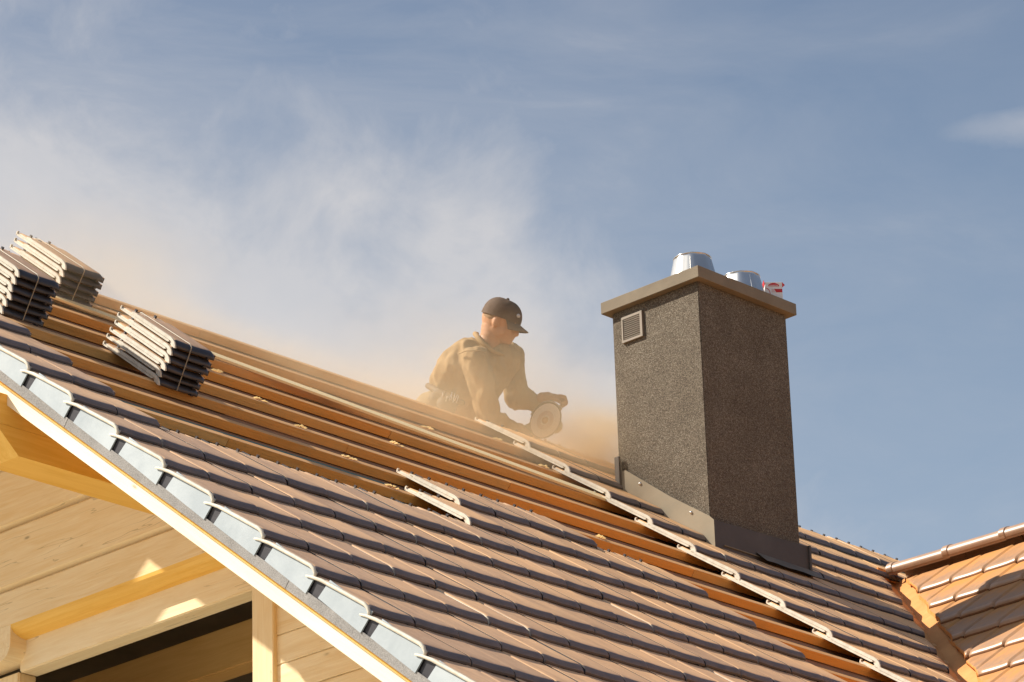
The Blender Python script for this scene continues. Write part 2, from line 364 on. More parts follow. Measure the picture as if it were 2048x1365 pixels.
# --- underlay membrane and deck are the roof's own mesh
XR0, XR1, YE = 0.03, 13.5, -4.6
def roof_slab(n0, n1, x0, x1, s0, s1):
    a = [RP(x0, s0, n0), RP(x1, s0, n0), RP(x1, s1, n0), RP(x0, s1, n0), RP(x0, s0, n1), RP(x1, s0, n1), RP(x1, s1, n1), RP(x0, s1, n1)]
    return a, [(0, 1, 2, 3), (7, 6, 5, 4), (0, 4, 5, 1), (1, 5, 6, 2), (2, 6, 7, 3), (3, 7, 4, 0)]
vs, fs = roof_slab(-.101, -.124, XR0, XR1, -2.52, 6.0)
def far_slab(n0, n1, x0, x1, dy=5.2):
    zr = RIDGE_Y * TP
    f = lambda x_, y_, n: V((x_, y_, zr - (y_ - RIDGE_Y) * TP + n / CP))
    a = [f(x0, RIDGE_Y - .02, n0), f(x1, RIDGE_Y - .02, n0), f(x1, RIDGE_Y + dy, n0), f(x0, RIDGE_Y + dy, n0), f(x0, RIDGE_Y - .02, n1), f(x1, RIDGE_Y - .02, n1), f(x1, RIDGE_Y + dy, n1), f(x0, RIDGE_Y + dy, n1)]
    return a, [(0, 1, 2, 3), (7, 6, 5, 4), (0, 4, 5, 1), (1, 5, 6, 2), (2, 6, 7, 3), (3, 7, 4, 0)]
v2, f2 = far_slab(-.101, -.124, XR0, XR1)
roof = hp('roof', mesh('roof', vs + v2, fs + [tuple(8 + k for k in f) for f in f2], [M_MEMB]))
vs, fs = roof_slab(-.126, -.150, XR0, XR1, -2.50, 5.9); hp('roof_deck', mesh('roof_deck', vs, fs, [M_PINEO]), parent=roof)
vs, fs = far_slab(-.126, -.150, XR0, XR1); hp('roof_deck', mesh('roof_deck', vs, fs, [M_PINEO]), parent=roof)
# darker teal strip of foil showing between the lower battens
vs, fs = roof_slab(-.0985, -.1000, .2, 2.3, -.35, .75); hp('foil_strip', mesh('foil_strip', vs, fs, [M_MEMBT]), parent=roof)
# battens, each run butted from several lengths
def batten(x0, x1, s, mt, top=-.056, jig=True):
    me = box_mesh('batten', (0, -.05, -.04), (x1 - x0 - .002, 0, 0), mt, .0015)
    r = random.uniform(-.0012, .0012) if jig else 0
    me.materials.append(M_BATTOP)
    for p in me.polygons:
        if p.normal.z > .5: p.material_index = 1
    return hp('batten', me, MR @ T((x0, -s, top + r)) @ Matrix.Rotation(random.uniform(-.0009, .0009), 4, 'Z'), roof)
M_BATTOP = wood('batten_sunlit_top', (.80, .47, .22), (.66, .34, .13), 1.0, .8, False)  # sunlight on the batten tops, painted in as a brighter orange
joints = {0: [2.62], 1: [4.9], 2: [1.9], 3: [3.1, 6.4], 4: [3.62], 5: [2.3, 5.6], 6: [4.3], 7: [1.1, 4.9], 8: [3.2], 9: [5.15]}
for k in range(0, 17):
    s = -2.483 + G * k
    cuts = [.02] + [j for j in joints.get(k, [3.3]) if .1 < j < 7] + [8.5 if k < 8 else 6.5]
    for i in range(len(cuts) - 1):
        batten(cuts[i], cuts[i + 1], s, M_BATTY if (k + i) % 3 == 1 else M_BATT)
for k in range(1, 6):                                                           # battens of the far slope
    me = box_mesh('batten', (0, 0, -.04), (9, .05, 0), M_BATT, .0015)
    y_ = RIDGE_Y + (G * k) * CP; zc = RIDGE_Y * TP - (y_ - RIDGE_Y) * TP
    hp('batten', me, T((.02, y_, zc - .056 / CP)) @ Matrix.Rotation(-P, 4, 'X'), roof)

# --- laid tiles
def jit(a=1.0):
    return Matrix.Rotation(random.gauss(0, .0035) * a, 4, 'Z') @ Matrix.Rotation(random.gauss(0, .0045) * a, 4, 'Y') @ Matrix.Rotation(random.gauss(0, .002) * a, 4, 'X')
def tile_mw(i, k, M0=MR, x0=XJ, s0=S0, a=1.0):
    return M0 @ T((x0 + i * W + random.gauss(0, .0008), -(s0 + k * G) + random.gauss(0, .0012), random.uniform(0, .0018) * a)) @ Matrix.Rotation(-TILT, 4, 'X') @ jit(a)
def cut_mesh(me, mw, planes):
    """the tile cut along world planes (point, normal): what lies on the normal's side goes"""
    bm = bmesh.new(); bm.from_mesh(me); bm.transform(mw); hit = False
    for co, no in planes:
        r = bmesh.ops.bisect_plane(bm, geom=bm.verts[:] + bm.edges[:] + bm.faces[:], plane_co=co, plane_no=no, clear_outer=True)
        ed = [e for e in r['geom_cut'] if isinstance(e, bmesh.types.BMEdge)]
        if ed:
            f = bmesh.ops.holes_fill(bm, edges=ed, sides=0)['faces']
            for q in f: q.material_index = 3
            hit = True
    if not bm.verts: bm.free(); return None, False
    if not hit: bm.free(); return me, False
    bm.transform(mw.inverted()); out = bpy.data.meshes.new('cut_tile'); bm.to_mesh(out); bm.free()
    for m in me.materials: out.materials.append(m)
    return out, True
VN = V((1, -1, 0)).normalized()                                                 # valley seen in plan runs along (1, 1)
CH = dict(x0=4.9724, y0=.8043, x1=5.6642, y1=1.3982)
occ = {}
def put(i, k):
    fx, hx = XJ + i * W, XJ + (i + 1) * W
    c = RP(fx + W / 2, S0 + k * G - .2)
    if c.x > AP.x - .1 and c.y < AP.y: pass
    y_f = -(S0 + k * G) * CP; y_b = -(S0 + k * G - L) * CP
    if fx > CH['x0'] - .02 and hx < CH['x1'] + .03 and y_f > CH['y0'] - .06 and y_b < CH['y1'] + .10: return
    opened = not occ.get((i - 1, k), False)
    src = TILE_OPEN if opened and i >= 0 and not (CH['x1'] - .1 < fx < CH['x1'] + .2 and k < -2) else random.choice((TILE, TILE_D, TILE_E, TILE_E, TILE_E, TILE_E))
    mw = tile_mw(i, k)
    planes = [(AP - VN * .075, VN)] if RP(0, S0 + k * G - .2).y < AP.y - .05 else []
    if y_f < CH['y1'] and y_b > CH['y0']:
        if fx < CH['x0'] < hx + .02 and y_f > CH['y0'] - .1: planes.append((V((CH['x0'] - .004, 0, 0)), V((1, 0, 0))))
        if fx < CH['x1'] + .03 < hx + .03 and y_f > CH['y0'] - .1: planes.append((V((CH['x1'] + .004, 0, 0)), V((-1, 0, 0))))
    me, hit = cut_mesh(src, mw, planes)
    if me is None: return
    o = hp('roof_tile', me, mw, roof)
rows = {}
for k in (-4, -3, -2, -1, 0, 1): rows.setdefault(k, set()).update((-1, 0))
rows[0].update(range(10, 14)); rows[1].update(range(9, 16)); rows.setdefault(2, set()).update(range(-1, 16)); rows.setdefault(3, set()).update(range(-1, 16))
for k in range(4, 11): rows.setdefault(k, set()).update(range(-1, 16 if k < 6 else 17))
for k in range(-6, 5): rows.setdefault(k, set()).update(range(20, 36))
for k, s_ in rows.items():
    for i in s_: occ[(i, k)] = True
tiles = []
for k in sorted(rows):
    for i in sorted(rows[k]):
        c = RP(XJ + (i + .5) * W, S0 + k * G - .15)
        if (c - AP).dot(VN) > .10 and c.y < AP.y - .05: continue
        if not in_view(c, 110) : continue
        put(i, k)
# what lies below the frame, joined
bmj = bmesh.new()
for k in range(4, 16):
    for i in range(-1, 20):
        c = RP(XJ + (i + .5) * W, S0 + k * G - .15)
        if in_view(c, 110) and occ.get((i, k)): continue
        if k < 11 and 15 < i < 20: continue
        if k < 11 and in_view(c, 110): continue
        mw = tile_mw(i, k); n0 = len(bmj.verts)
        tmp = bmesh.new(); bmesh.ops.create_cube(tmp, size=1)
        for v in tmp.verts: v.co = mw @ V(((v.co.x + .5) * W, (v.co.y + .5) * L, (v.co.z - .5) * .02))
        me_ = bpy.data.meshes.new('t'); tmp.to_mesh(me_); tmp.free(); bmj.from_mesh(me_); bpy.data.meshes.remove(me_)
mj = bpy.data.meshes.new('lower_tile_field'); bmj.to_mesh(mj); bmj.free()
o = hp('lower_tile_field', mj, I4, roof, MT_FACE); o['kind'] = 'stuff'

# --- verge: pale rims and zinc step plates, one pair per course
def plate_mesh():
    # local: x out of the gable plane, y upslope from the course front, z normal
    t = .0012; pts = [(-.052, -.094), (.003, -.0985), (.004, -.012), (-.06, -.012)]
    pts = [(.006, -.099), (.285, -.090), (.272, -.012), (.0, -.012)]
    vs = [(-.004 if i in (2, 3) else -.0075, a, b) for i, (a, b) in enumerate(pts)] + [(.0, a, b) for a, b in pts]
    return mesh('verge_flashing', vs, [(0, 1, 2, 3), (7, 6, 5, 4), (0, 4, 5, 1), (1, 5, 6, 2), (2, 6, 7, 3), (3, 7, 4, 0)], [M_ZINC])
PLATE = plate_mesh()
SHOE = box_mesh('verge_backing', (.004, .0, -.112), (.030, .36, -.03), MT_DARK, .001)
for k in range(-5, 13):
    m_ = MR @ T((0, -(.0 + k * G), 0))
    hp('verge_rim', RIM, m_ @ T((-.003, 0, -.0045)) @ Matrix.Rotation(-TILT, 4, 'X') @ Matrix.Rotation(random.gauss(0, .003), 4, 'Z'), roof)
    hp('verge_flashing', PLATE, m_ @ T((0, random.gauss(0, .003), random.gauss(0, .0008))) @ Matrix.Rotation(random.gauss(0, .009), 4, 'Z') @ Matrix.Rotation(random.gauss(0, .012), 4, 'Y') @ Matrix.Rotation(random.gauss(0, .005), 4, 'X'), roof)
    hp('verge_backing', SHOE, m_, roof)
# grey mineral strip in butted lengths, then the barge boards
sj = [-2.5, -.78, .353, 1.92 - .003, 3.6, 6]
for a, b in zip(sj, sj[1:]):
    me = box_mesh('mineral_strip', (-.004, 0, -.1312), (.0, b - a - .0025, -.092), M_FELT, .0008)
    hp('mineral_strip', me, MR @ T((0, -b, 0)), roof)
def board(a, b, x0, x1, n0, n1, mt, name):
    me = box_mesh(name, (0, x0, n0), (b - a - .003, x1, n1), mt, .002)
    # local X along the slope
    M90 = Matrix(((0, 1, 0, 0), (-1, 0, 0, 0), (0, 0, 1, 0), (0, 0, 0, 1)))
    return hp(name, me, MR @ T((0, -a, 0)) @ M90, roof)
for a, b in ((-2.49, 1.66 + 3), (4.663, 6)): board(a, b, .058, .086, -.2125, -.1315, M_PINEB, 'barge_board')
for a, b in ((-2.49, 2.3), (2.303, 6)): board(a, b, .0005, .0575, -.1312, -.1135, M_PINE, 'verge_batten')
# far slope verge
zr = RIDGE_Y * TP
for nm, n0, n1, x0, x1, mt in (('barge_board', -.204, -.1315, .012, .040, M_PINEB), ('mineral_strip', -.131, -.02, -.003, .02, M_FELT)):
    me = box_mesh(nm, (x0, 0, n0), (x1, 6, n1), mt, .001)
    hp(nm, me, T((0, RIDGE_Y, zr)) @ Matrix.Rotation(-P, 4, 'X'), roof)
# chips of wood standing on the battens where they were nailed
def splinter():
    vs = []; fs = []
    for i in range(5):                                  # curled flakes standing up, one behind the other
        x_ = i * random.uniform(.012, .016); h = random.uniform(.005, .013) * (1.1 - abs(i - 1.5) * .22); y0 = random.uniform(0, .006); y1 = y0 + random.uniform(.014, .026); lean = random.uniform(.010, .020)
        o = len(vs); t_ = .0012
        vs += [(x_, y0, -.001), (x_, y1, -.001), (x_ + lean, y1 - .003, h), (x_ + lean, y0 + .002, h * .8)]
        vs += [(a + t_, b, c) for a, b, c in vs[o:o + 4]]
        fs += [tuple(o + k for k in f) for f in ((0, 1, 2, 3), (7, 6, 5, 4), (0, 4, 5, 1), (1, 5, 6, 2), (2, 6, 7, 3), (3, 7, 4, 0))]
    return mesh('wood_splinter', vs, fs, [M_SPLINT])
def onbat(px, py):
    d = (FW + RT * ((px - 1024) / 7777.77) - UPV * ((py - 682.5) / 7777.77)); t_ = (-.054 - CAM.dot(N3)) / d.dot(N3); p = CAM + d * t_
    return p.x, -p.dot(U3)
for px, py in ((425, 741), (508, 796), (607, 771), (676, 906), (762, 964), (632, 879), (766, 875), (849, 856), (993, 880), (1170, 1058), (1065, 922), (520, 938)):
    x_, s_ = onbat(px, py); kk = round((s_ + 2.483 - .03) / G); s_ = -2.483 + kk * G + .012
    hp('wood_splinter', splinter(), MR @ T((x_, -s_ - .012, -.054)) @ Matrix.Rotation(random.uniform(-.3, .2), 4, 'Z'), roof)

# --- valley sheet
def vpt(t_, off, up=.0):
    """a point of the valley line, off metres to one side measured on the slope"""
    p = AP - V((t_, t_, t_ * TP)); return p
vs = []; fs = []
for t_ in [i * .5 for i in range(0, 9)]:
    c = AP - V((t_, t_, t_ * TP))
    vs += [c + V((-.11, 0, 0)) + N3 * -.045, c + V((0, 0, -.075)), c + V((0, -.11, 0)) + V((-SP, 0, CP)) * -.045]
for i in range(8):
    for j in range(2): fs.append((i * 3 + j, i * 3 + j + 1, i * 3 + j + 4, i * 3 + j + 3))
hp('valley_gutter', mesh('valley_gutter', vs, fs, [M_GUTTER]), parent=roof)

# --- cross wing roof
zr2 = AP.z
wv = [V((AP.x - 6, AP.y - 6, AP.z - 6 * TP)), V((AP.x, AP.y, AP.z)), V((AP.x, AP.y - 7, AP.z)), V((AP.x - 6, AP.y - 7, AP.z - 6 * TP)), V((AP.x + 4, AP.y - 7, AP.z - 4 * TP)), V((AP.x + 4, AP.y - 4, AP.z - 4 * TP))]
wv = [v - V((0, 0, .13)) for v in wv]
wing = hp('wing_roof', mesh('wing_roof', wv, [(0, 1, 2, 3), (1, 5, 4, 2)], [M_GUTTER]))
MC4 = MC
nside = 0
for k in range(-1, 10):
    for i in range(-7, 22):
        s = .42 + k * G - .30
        x0 = -.02 + i * W + .02
        c = MC4 @ V((x0 + W / 2, -(s) + .15, 0))
        if (c - AP).dot(VN) < -.10 or not in_view(c, 750): continue
        if k < 1: continue
        mw = MC4 @ T((x0, -s + random.gauss(0, .001), random.uniform(.0, .003))) @ Matrix.Rotation(-TILT, 4, 'X') @ jit(1.2)
        me, hit = cut_mesh(TILE_W, mw, [(AP + VN * .055, -VN), (V((AP.x - .015, 0, 0)), V((1, 0, 0)))])
        if me is None: continue
        hp('roof_tile', me, mw, wing); nside += 1
# ridge tiles: half round caps with a flat skirt
def ridge_tile():
    prof = [(-.092, -.068), (-.0985, -.056), (-.1005, -.046), (-.096, -.030), (-.080, -.012), (-.045, .001), (0, .007), (.045, .001), (.080, -.012), (.096, -.030), (.1005, -.046), (.0985, -.056), (.092, -.068)]
    pp_ = prof; prof = [tuple(pp_[j][q] + (pp_[j + 1][q] - pp_[j][q]) * f for q in (0, 1)) for j in range(len(pp_) - 1) for f in (0, .33, .67)] + [pp_[-1]]
    for _ in range(2): prof = [prof[0]] + [tuple((prof[j - 1][q] + prof[j][q] * 2 + prof[j + 1][q]) / 4 for q in (0, 1)) for j in range(1, len(prof) - 1)] + [prof[-1]]
    vs = []; fs = []; LN = .42
    for y0, g_ in ((0, 1.0), (.035, 1.0), (.04, .95), (LN, .93)):
        for a, b in prof: vs.append((a * g_, -y0, b - (1 - g_) * .08))
    for y0, g_ in ((0, .86), (LN, .80)):
        for a, b in prof: vs.append((a * g_, -y0, b - .016))
    n = len(prof)
    for r in range(3):
        for j in range(n - 1): fs.append((r * n + j, r * n + j + 1, (r + 1) * n + j + 1, (r + 1) * n + j))
    for j in range(n - 1):
        fs.append((4 * n + j, 5 * n + j, 5 * n + j + 1, 4 * n + j + 1)); fs.append((j, 4 * n + j, 4 * n + j + 1, j + 1)); fs.append((3 * n + j, 3 * n + j + 1, 5 * n + j + 1, 5 * n + j))
    return mesh('ridge_tile', vs, fs, [MT_RIDGE])
MT_RIDGE = patina('ridge_tile_glazed', (.32, .20, .13), (.41, .26, .17), 6, .40, .45, .05)
RT_ = ridge_tile()
for i in range(15):
    hp('ridge_tile', RT_, T((AP.x, AP.y - .03 - i * .385, AP.z + .035)) @ Matrix.Rotation(random.gauss(0, .006), 4, 'Z') @ Matrix.Rotation(.008, 4, 'X'), wing)
hp('ridge_end', box_mesh('ridge_end', (-.15, 0, -.10), (.02, .012, -.04), MT_CUT, .001), T((AP.x, AP.y - .02, AP.z + .03)), wing)

# --- chimney
cx0, cy0, cx1, cy1, cz1, cz0 = 4.9724, .8043, 5.6642, 1.3982, 2.0783, 2.0146
chim = hp('chimney', box_mesh('chimney', (0, 0, -1.9), (cx1 - cx0, cy1 - cy0, cz0 - 1.0 + .001), M_RENDER, .004, 2), T((cx0, cy0, 1.0)))
chim['label'] = 'square chimney stack in rough brown grey render with one side in shadow'
ov = .0409
hp('chimney_cap', box_mesh('chimney_cap', (-ov, -ov, 0), (cx1 - cx0 + ov, cy1 - cy0 + ov, cz1 - cz0), M_CAP, .002), T((cx0, cy0, cz0)), chim)
def cowl(x_, y_, k, hs=1.0):
    prof = [(.124, 0), (.122, .004), (.098, .118), (.096, .128), (.098, .134), (.0955, .135), (.093, .128), (.10, .06)]
    a = revolve('flue_cowl', prof, M_STEEL, 40)
    # rolled ribs: flatten a few facets so the metal catches light in bands
    for v in a.vertices:
        v.co.z *= hs
        t_ = math.atan2(v.co.y, v.co.x); r = 1 + .022 * math.cos(9 * t_ + k); v.co.x *= r; v.co.y *= r
    return hp('flue_cowl', a, T((x_, y_, cz1)) @ Matrix.Rotation(k, 4, 'Z'), chim)
SEAM = mesh('cowl_seam', *tube([(.1225, 0, .006), (.099, 0, .112)], .0022, 6), [M_STEEL]); BEAD = revolve('cowl_rim', [(.097 + .0032 * math.cos(a), .131 + .0032 * math.sin(a)) for a in [i * math.pi / 4 for i in range(9)]], M_STEEL, 40)
for x_, y_, q, hs in ((5.088, .932, 3.75, .97), (5.452, .915, 4.3, .93)):
    hp('cowl_seam', SEAM, T((x_, y_, cz1)) @ Matrix.Rotation(q, 4, 'Z') @ Matrix.Diagonal((1, 1, hs, 1)), chim); hp('cowl_rim', BEAD, T((x_, y_, cz1)) @ Matrix.Diagonal((1, 1, hs, 1)), chim)
cowl(5.088, .932, .4, .97); cowl(5.452, .915, 1.9, .93)
# vent grille on the sunlit side
def frame_mesh():
    bm = bmesh.new()
    me = box_mesh('vent_back', (-.0006, -.056, -.058), (.001, .062, .057), M_DARK, 0); hp('vent_back', me, T((cx0, 1.254, 1.896)), chim)
    for a, b in (((-.014, -.071, .057), (0, .071, .071)), ((-.014, -.071, -.071), (0, .071, -.058)), ((-.014, -.071, -.058), (0, -.056, .057)), ((-.014, .062, -.058), (0, .071, .057))):
        t_ = bmesh.new(); bmesh.ops.create_cube(t_, size=1)
        for v in t_.verts: v.co = V([(a[i] + b[i]) / 2 + v.co[i] * (b[i] - a[i]) for i in range(3)])
        me_ = bpy.data.meshes.new('t'); t_.to_mesh(me_); t_.free(); bm.from_mesh(me_); bpy.data.meshes.remove(me_)
    me = bpy.data.meshes.new('vent_frame'); bm.to_mesh(me); bm.free(); me.materials.append(M_VENT); return me
hp('vent_frame', frame_mesh(), T((cx0, 1.254, 1.896)), chim)
slat = box_mesh('vent_slat', (-.010, -.056, -.0020), (-.003, .062, .0018), M_VENT, 0)
for i in range(10):
    hp('vent_slat', slat, T((cx0 - .001, 1.254, 1.896 - .050 + i * .0112)) @ Matrix.Rotation(.0, 4, 'Y'), chim)
# flashings
def zroof(y_, n=0): return y_ * TP + n / CP
ya, yb = cy0 - .034, cy1 + .012
vs = [(0, ya, zroof(ya, -.03)), (0, yb, zroof(yb, -.03)), (0, yb, zroof(yb) + .035), (0, 1.34, zroof(1.34) + .085), (0, 1.05, zroof(1.05) + .092), (0, .80, zroof(.80) + .118), (0, ya, zroof(ya) + .112)]
fl = mesh('side_flashing', [(-.014, b, c) for a, b, c in vs] + [(-.0125, b, c) for a, b, c in vs], [tuple(range(7)), tuple(range(7, 14))[::-1]] + [(i, (i + 1) % 7, 7 + (i + 1) % 7, 7 + i) for i in range(7)], [M_LEAD])
hp('side_flashing', fl, T((cx0, 0, 0)), chim)
hp('corner_flashing', box_mesh('corner_flashing', (-.032, 0, -.1), (-.016, .03, .09), M_LEADD, .001), T((cx0, cy1 - .03, zroof(cy1) + .03)), chim)
yf = cy0 - .034
vs = [(cx0 - .014, yf, zroof(yf) - .03), (cx1 + .02, yf, zroof(yf) - .03), (cx1 + .02, yf, zroof(yf) + .135), (cx0 - .014, yf, zroof(yf) + .112)]
vs2 = [(a, cy0 - .002 if i > 1 else b, c + (.004 if i > 1 else 0)) for i, (a, b, c) in enumerate(vs)]
hp('front_flashing', mesh('front_flashing', vs + [(a, b + .002, c) for a, b, c in vs] + [vs2[2], vs2[3]], [(0, 1, 2, 3), (7, 6, 5, 4), (3, 2, 8, 9), (0, 4, 5, 1), (1, 5, 6, 2)], [M_LEADD]), I4, chim)
hp('flashing_fold', box_mesh('flashing_fold', (0, -.010, -.045), (.016, .05, .14), M_LEADD, .002), T((cx1 + .02, yf, zroof(yf))), chim)
hp('flashing_hem', box_mesh('flashing_hem', (0, -.006, 0), (cx1 - cx0 - .04, .0, .006), M_CAP, .001), T((cx0 + .05, yf - .001, zroof(yf) - .012)), chim)
# lead apron dressed over the tiles below
ap = []
for i in range(9):
    x_ = cx0 + .30 + i * (cx1 - cx0 - .24) / 8; p = V((x_, yf, zroof(yf)))
    for s_, n_ in ((-.01, .010), (.045, .006 + .002 * math.sin(i * 2.1)), (.085, .003 + .002 * math.sin(i * 1.7))): ap.append(p - U3 * s_ + N3 * n_)
hp('lead_apron', mesh('lead_apron', ap, [(i * 3 + j, i * 3 + j + 1, i * 3 + j + 4, i * 3 + j + 3) for i in range(8) for j in range(2)], [patina('apron_lead', (.16, .14, .115), (.22, .19, .15), 5, .7, .3, .1)]), I4, chim)
scr = revolve('screw', [(.0, .008), (.006, .007), (.009, .0), (.009, -.002)], M_STEEL, 10)
for y_, up_ in ((1.245, .06), (.915, .075), ):
    hp('screw', scr, T((cx0 - .015, y_, zroof(y_) + up_)) @ Matrix.Rotation(-math.pi / 2, 4, 'Y'), chim)

# --- gable wall of squared logs
XG = 1.2
gw = hp('gable_wall', mesh('gable_wall', [(XG + .16, -2.9, -7.3), (XG + .16, -.2, -7.3), (XG + .16, -.2, -.45), (XG + .16, -2.9, -2.6)], [(0, 1, 2, 3)], [M_DARK]))
def ylow(z_): return (z_ + .165 / CP) / TP          # where the log meets the underside of the deck
def yhigh(z_): return 2 * RIDGE_Y - ylow(z_)
def log(z0, z1, x0=XG, x1=XG + .14, ya=None, yb=None, cham=.035, mt=M_PINE, name='log'):
    a0, a1 = ylow(z0) , ylow(z1); b0, b1 = yhigh(z0), yhigh(z1)
    if ya is not None: a0, a1 = max(a0, ya), max(a1, ya)
    if yb is not None: b0, b1 = min(b0, yb), min(b1, yb)
    if a1 > b1 - .05: a1 = b1 = (a1 + b1) / 2
    # local X is the log's length (world Y); chamfered lower outer edge
    vs = []
    for (sgn, c0, c1) in ((0, a0, a1), (1, b0, b1)):
        vs += [V((x0 + cham * 1.25, c0, z0)), V((x0, c0, z0 + cham)), V((x0, c1, z1 - .006)), V((x0 + .004, c1, z1)), V((x1, c1, z1)), V((x1, c0, z0))]
    n = 6; fs = [tuple(range(n)), tuple(range(n, 2 * n))[::-1]] + [(i, (i + 1) % n, n + (i + 1) % n, n + i) for i in range(n)]
    org = V((x0, (a0 + b0) / 2, z0)); Mx = Matrix(((0, 1, 0, org.x), (1, 0, 0, org.y), (0, 0, 1, org.z), (0, 0, 0, 1)))
    inv = Mx.inverted(); me = mesh(name, [inv @ v for v in vs], fs, [mt])
    return hp(name, me, Mx, gw)
for z0 in (1.17, .885, .60, .315, .03, -.255): log(z0 + .004, z0 + .279, ya=None, cham=.020)
log(-.417, -.259, cham=.0)
# rounded under-edge of the lowest full log
bmx = []; rr = .09
prof = [(0, 0)] + [(rr * (1 - math.cos(a)), -.052 * math.sin(a)) for a in [i * math.pi / 10 for i in range(6)]][1:] + [(.14, -.052), (.14, 0)]
ya_, yb_ = ylow(-.42) , 1.62
n = len(prof); Mx = Matrix(((0, 1, 0, XG), (1, 0, 0, .8), (0, 0, 1, -.417), (0, 0, 0, 1)))
vs = [(y_ - .8, a, b) for y_ in (ya_, yb_) for a, b in prof]
hp('log_under_edge', mesh('log_under_edge', vs, [tuple(range(n)), tuple(range(n, 2 * n))[::-1]] + [(i, (i + 1) % n, n + (i + 1) % n, n + i) for i in range(n)], [M_PINEO], smooth=False), Mx, gw)
Mlen = lambda x_, y_, z_: Matrix(((0, 1, 0, x_), (1, 0, 0, y_), (0, 0, 1, z_), (0, 0, 0, 1)))
Mver = lambda x_, y_, z_: Matrix(((0, 1, 0, x_), (0, 0, 1, y_), (1, 0, 0, z_), (0, 0, 0, 1)))
# header beam over the opening, jamb, post, corbel
hp('header_beam', box_mesh('header_beam', (-.3, 0, 0), (1.545, .10, .155), M_PINE, .006, 2), Mlen(XG + .09, .10, -.606), gw)
hp('jamb_post', box_mesh('jamb_post', (0, 0, 0), (6.5, .10, .6), M_PINE, .006, 2), Mver(XG + .09, 1.65, -7.1), gw)
cb_ = [(0, 0), (.0, -.06)] + [(.02 + .06 * (1 - math.cos(a)) * 0 + .0, 0)] 
pr = [(1.60, -.418), (1.60, -.50)] + [(1.60 + .075 * (1 - math.cos(a)), -.50 - .07 * math.sin(a)) for a in [i * math.pi / 12 for i in range(1, 7)]] + [(2.5, -.57), (2.5, -.418)]
hp('log_corbel', prism_mesh('log_corbel', pr, XG, XG + .13, M_PINE), I4, gw)
hp('post', box_mesh('post', (0, 0, 0), (6.62, .15, .125), M_PINE, .004), Mver(XG - .012, -.08, -7.0), gw)
for j in range(9):
    z0 = -.875 - .125 * j
    log(z0 - .125 + .001, z0 - .001, x0=XG + .01, x1=XG + .12, yb=-.079, cham=.003, name='log')
log(-.874, -.56, x0=XG + .01, x1=XG + .12, yb=-.079, cham=.003)
log(-.60, -.42, x0=XG + .01, x1=XG + .09, yb=.05, cham=.0)
# inside the opening
hp('inner_log', box_mesh('inner_log', (-.30, 0, 0), (2.6, .12, .205), M_PINED, .006, 2), Mlen(2.4, .4, -.395), gw)
hp('inner_log', box_mesh('inner_log', (-.30, 0, 0), (2.6, .10, .20), M_PINED, .006, 2), Mlen(2.5, .4, -.70), gw)
hp('inner_ceiling', box_mesh('inner_ceiling', (1.45, .42, -.02), (4.2, 3.2, .04), M_DARK, 0), T((0, 0, -.02)), gw)
hp('inner_back_wall', box_mesh('inner_back_wall', (4.2, .3, -5), (4.25, 3.2, -.02), M_DARK, 0), I4, gw)
hp('inner_brace', box_mesh('inner_brace', (0, 0, 0), (.9, .06, .16), M_PINED, .004), Matrix(((0, 1, 0, 2.9), (.78, 0, .62, .9), (.62, 0, -.78, -.75), (0, 0, 0, 1))), gw)
# side walls down to the ground
hp('eave_wall', box_mesh('eave_wall', (1.2, -3.3, -7.3), (13, -3.15, -2.85), M_PINE, .01), I4)
hp('far_wall', box_mesh('far_wall', (1.2, 7.2, -7.3), (13, 7.35, -2.9), M_PINE, .01), I4)
hp('gable_base_wall', box_mesh('gable_base_wall', (1.21, 1.9, -7.3), (1.3, 7.2, -.6), M_PINE, .01), I4)
# roof beams reaching out under the verge, ends cut on the slant
def purlin(y0, y1, z0, z1, cut=True, parent=None):
    c = (z1 - z0) * 1.08 if cut else 0
    vs = [(.12, y0, z0), (.12 - c, y0, z1), (2.4, y0, z1), (2.4, y0, z0)]
    vs = vs + [(a, y1, b) for a, _, b in vs]
    return hp('purlin', mesh('purlin', vs, [(0, 1, 2, 3), (7, 6, 5, 4), (0, 4, 5, 1), (1, 5, 6, 2), (2, 6, 7, 3), (3, 7, 4, 0)], [M_PINEO]), I4, parent)
pl = purlin(.228, .400, -.289, -.175)
me = mesh('purlin', [(.0, .2285, -.1735), (-.0, .2285, -.045), (2.4, .2285, -.045), (2.4, .2285, -.1735), (.0, .3995, -.1735), (-.0, .3995, -.045), (2.4, .3995, -.045), (2.4, .3995, -.1735)], [(0, 1, 2, 3), (7, 6, 5, 4), (0, 4, 5, 1), (1, 5, 6, 2), (2, 6, 7, 3), (3, 7, 4, 0)], [M_PINEO])
for v in me.vertices:
    if v.co.x < 1: v.co.x = .12 - (v.co.z + .289) * 1.08 + .0
hp('purlin', me)

TILE_S = TILE_OPEN.copy(); TILE_S.materials[4] = MT_DARK
# ================================================================== loose things on the roof
lath0 = RP(1.2, -2.02, -.055); lath1 = RP(4.62, -1.452, -.055)
d_ = (lath1 - lath0); ll = d_.length; ex = d_.normalized(); ez = N3; ey = ez.cross(ex).normalized()
ml = Matrix(((ex.x, ey.x, ez.x, lath0.x), (ex.y, ey.y, ez.y, lath0.y), (ex.z, ey.z, ez.z, lath0.z), (0, 0, 0, 1)))
lt = link('roof_lath', box_mesh('roof_lath', (0, -.065, 0), (ll, .022, .012), M_LATH, .001)); lt.matrix_basis = ml
tag(lt, 'long pale loose lath lying slightly askew across the upper orange battens', 'lath')

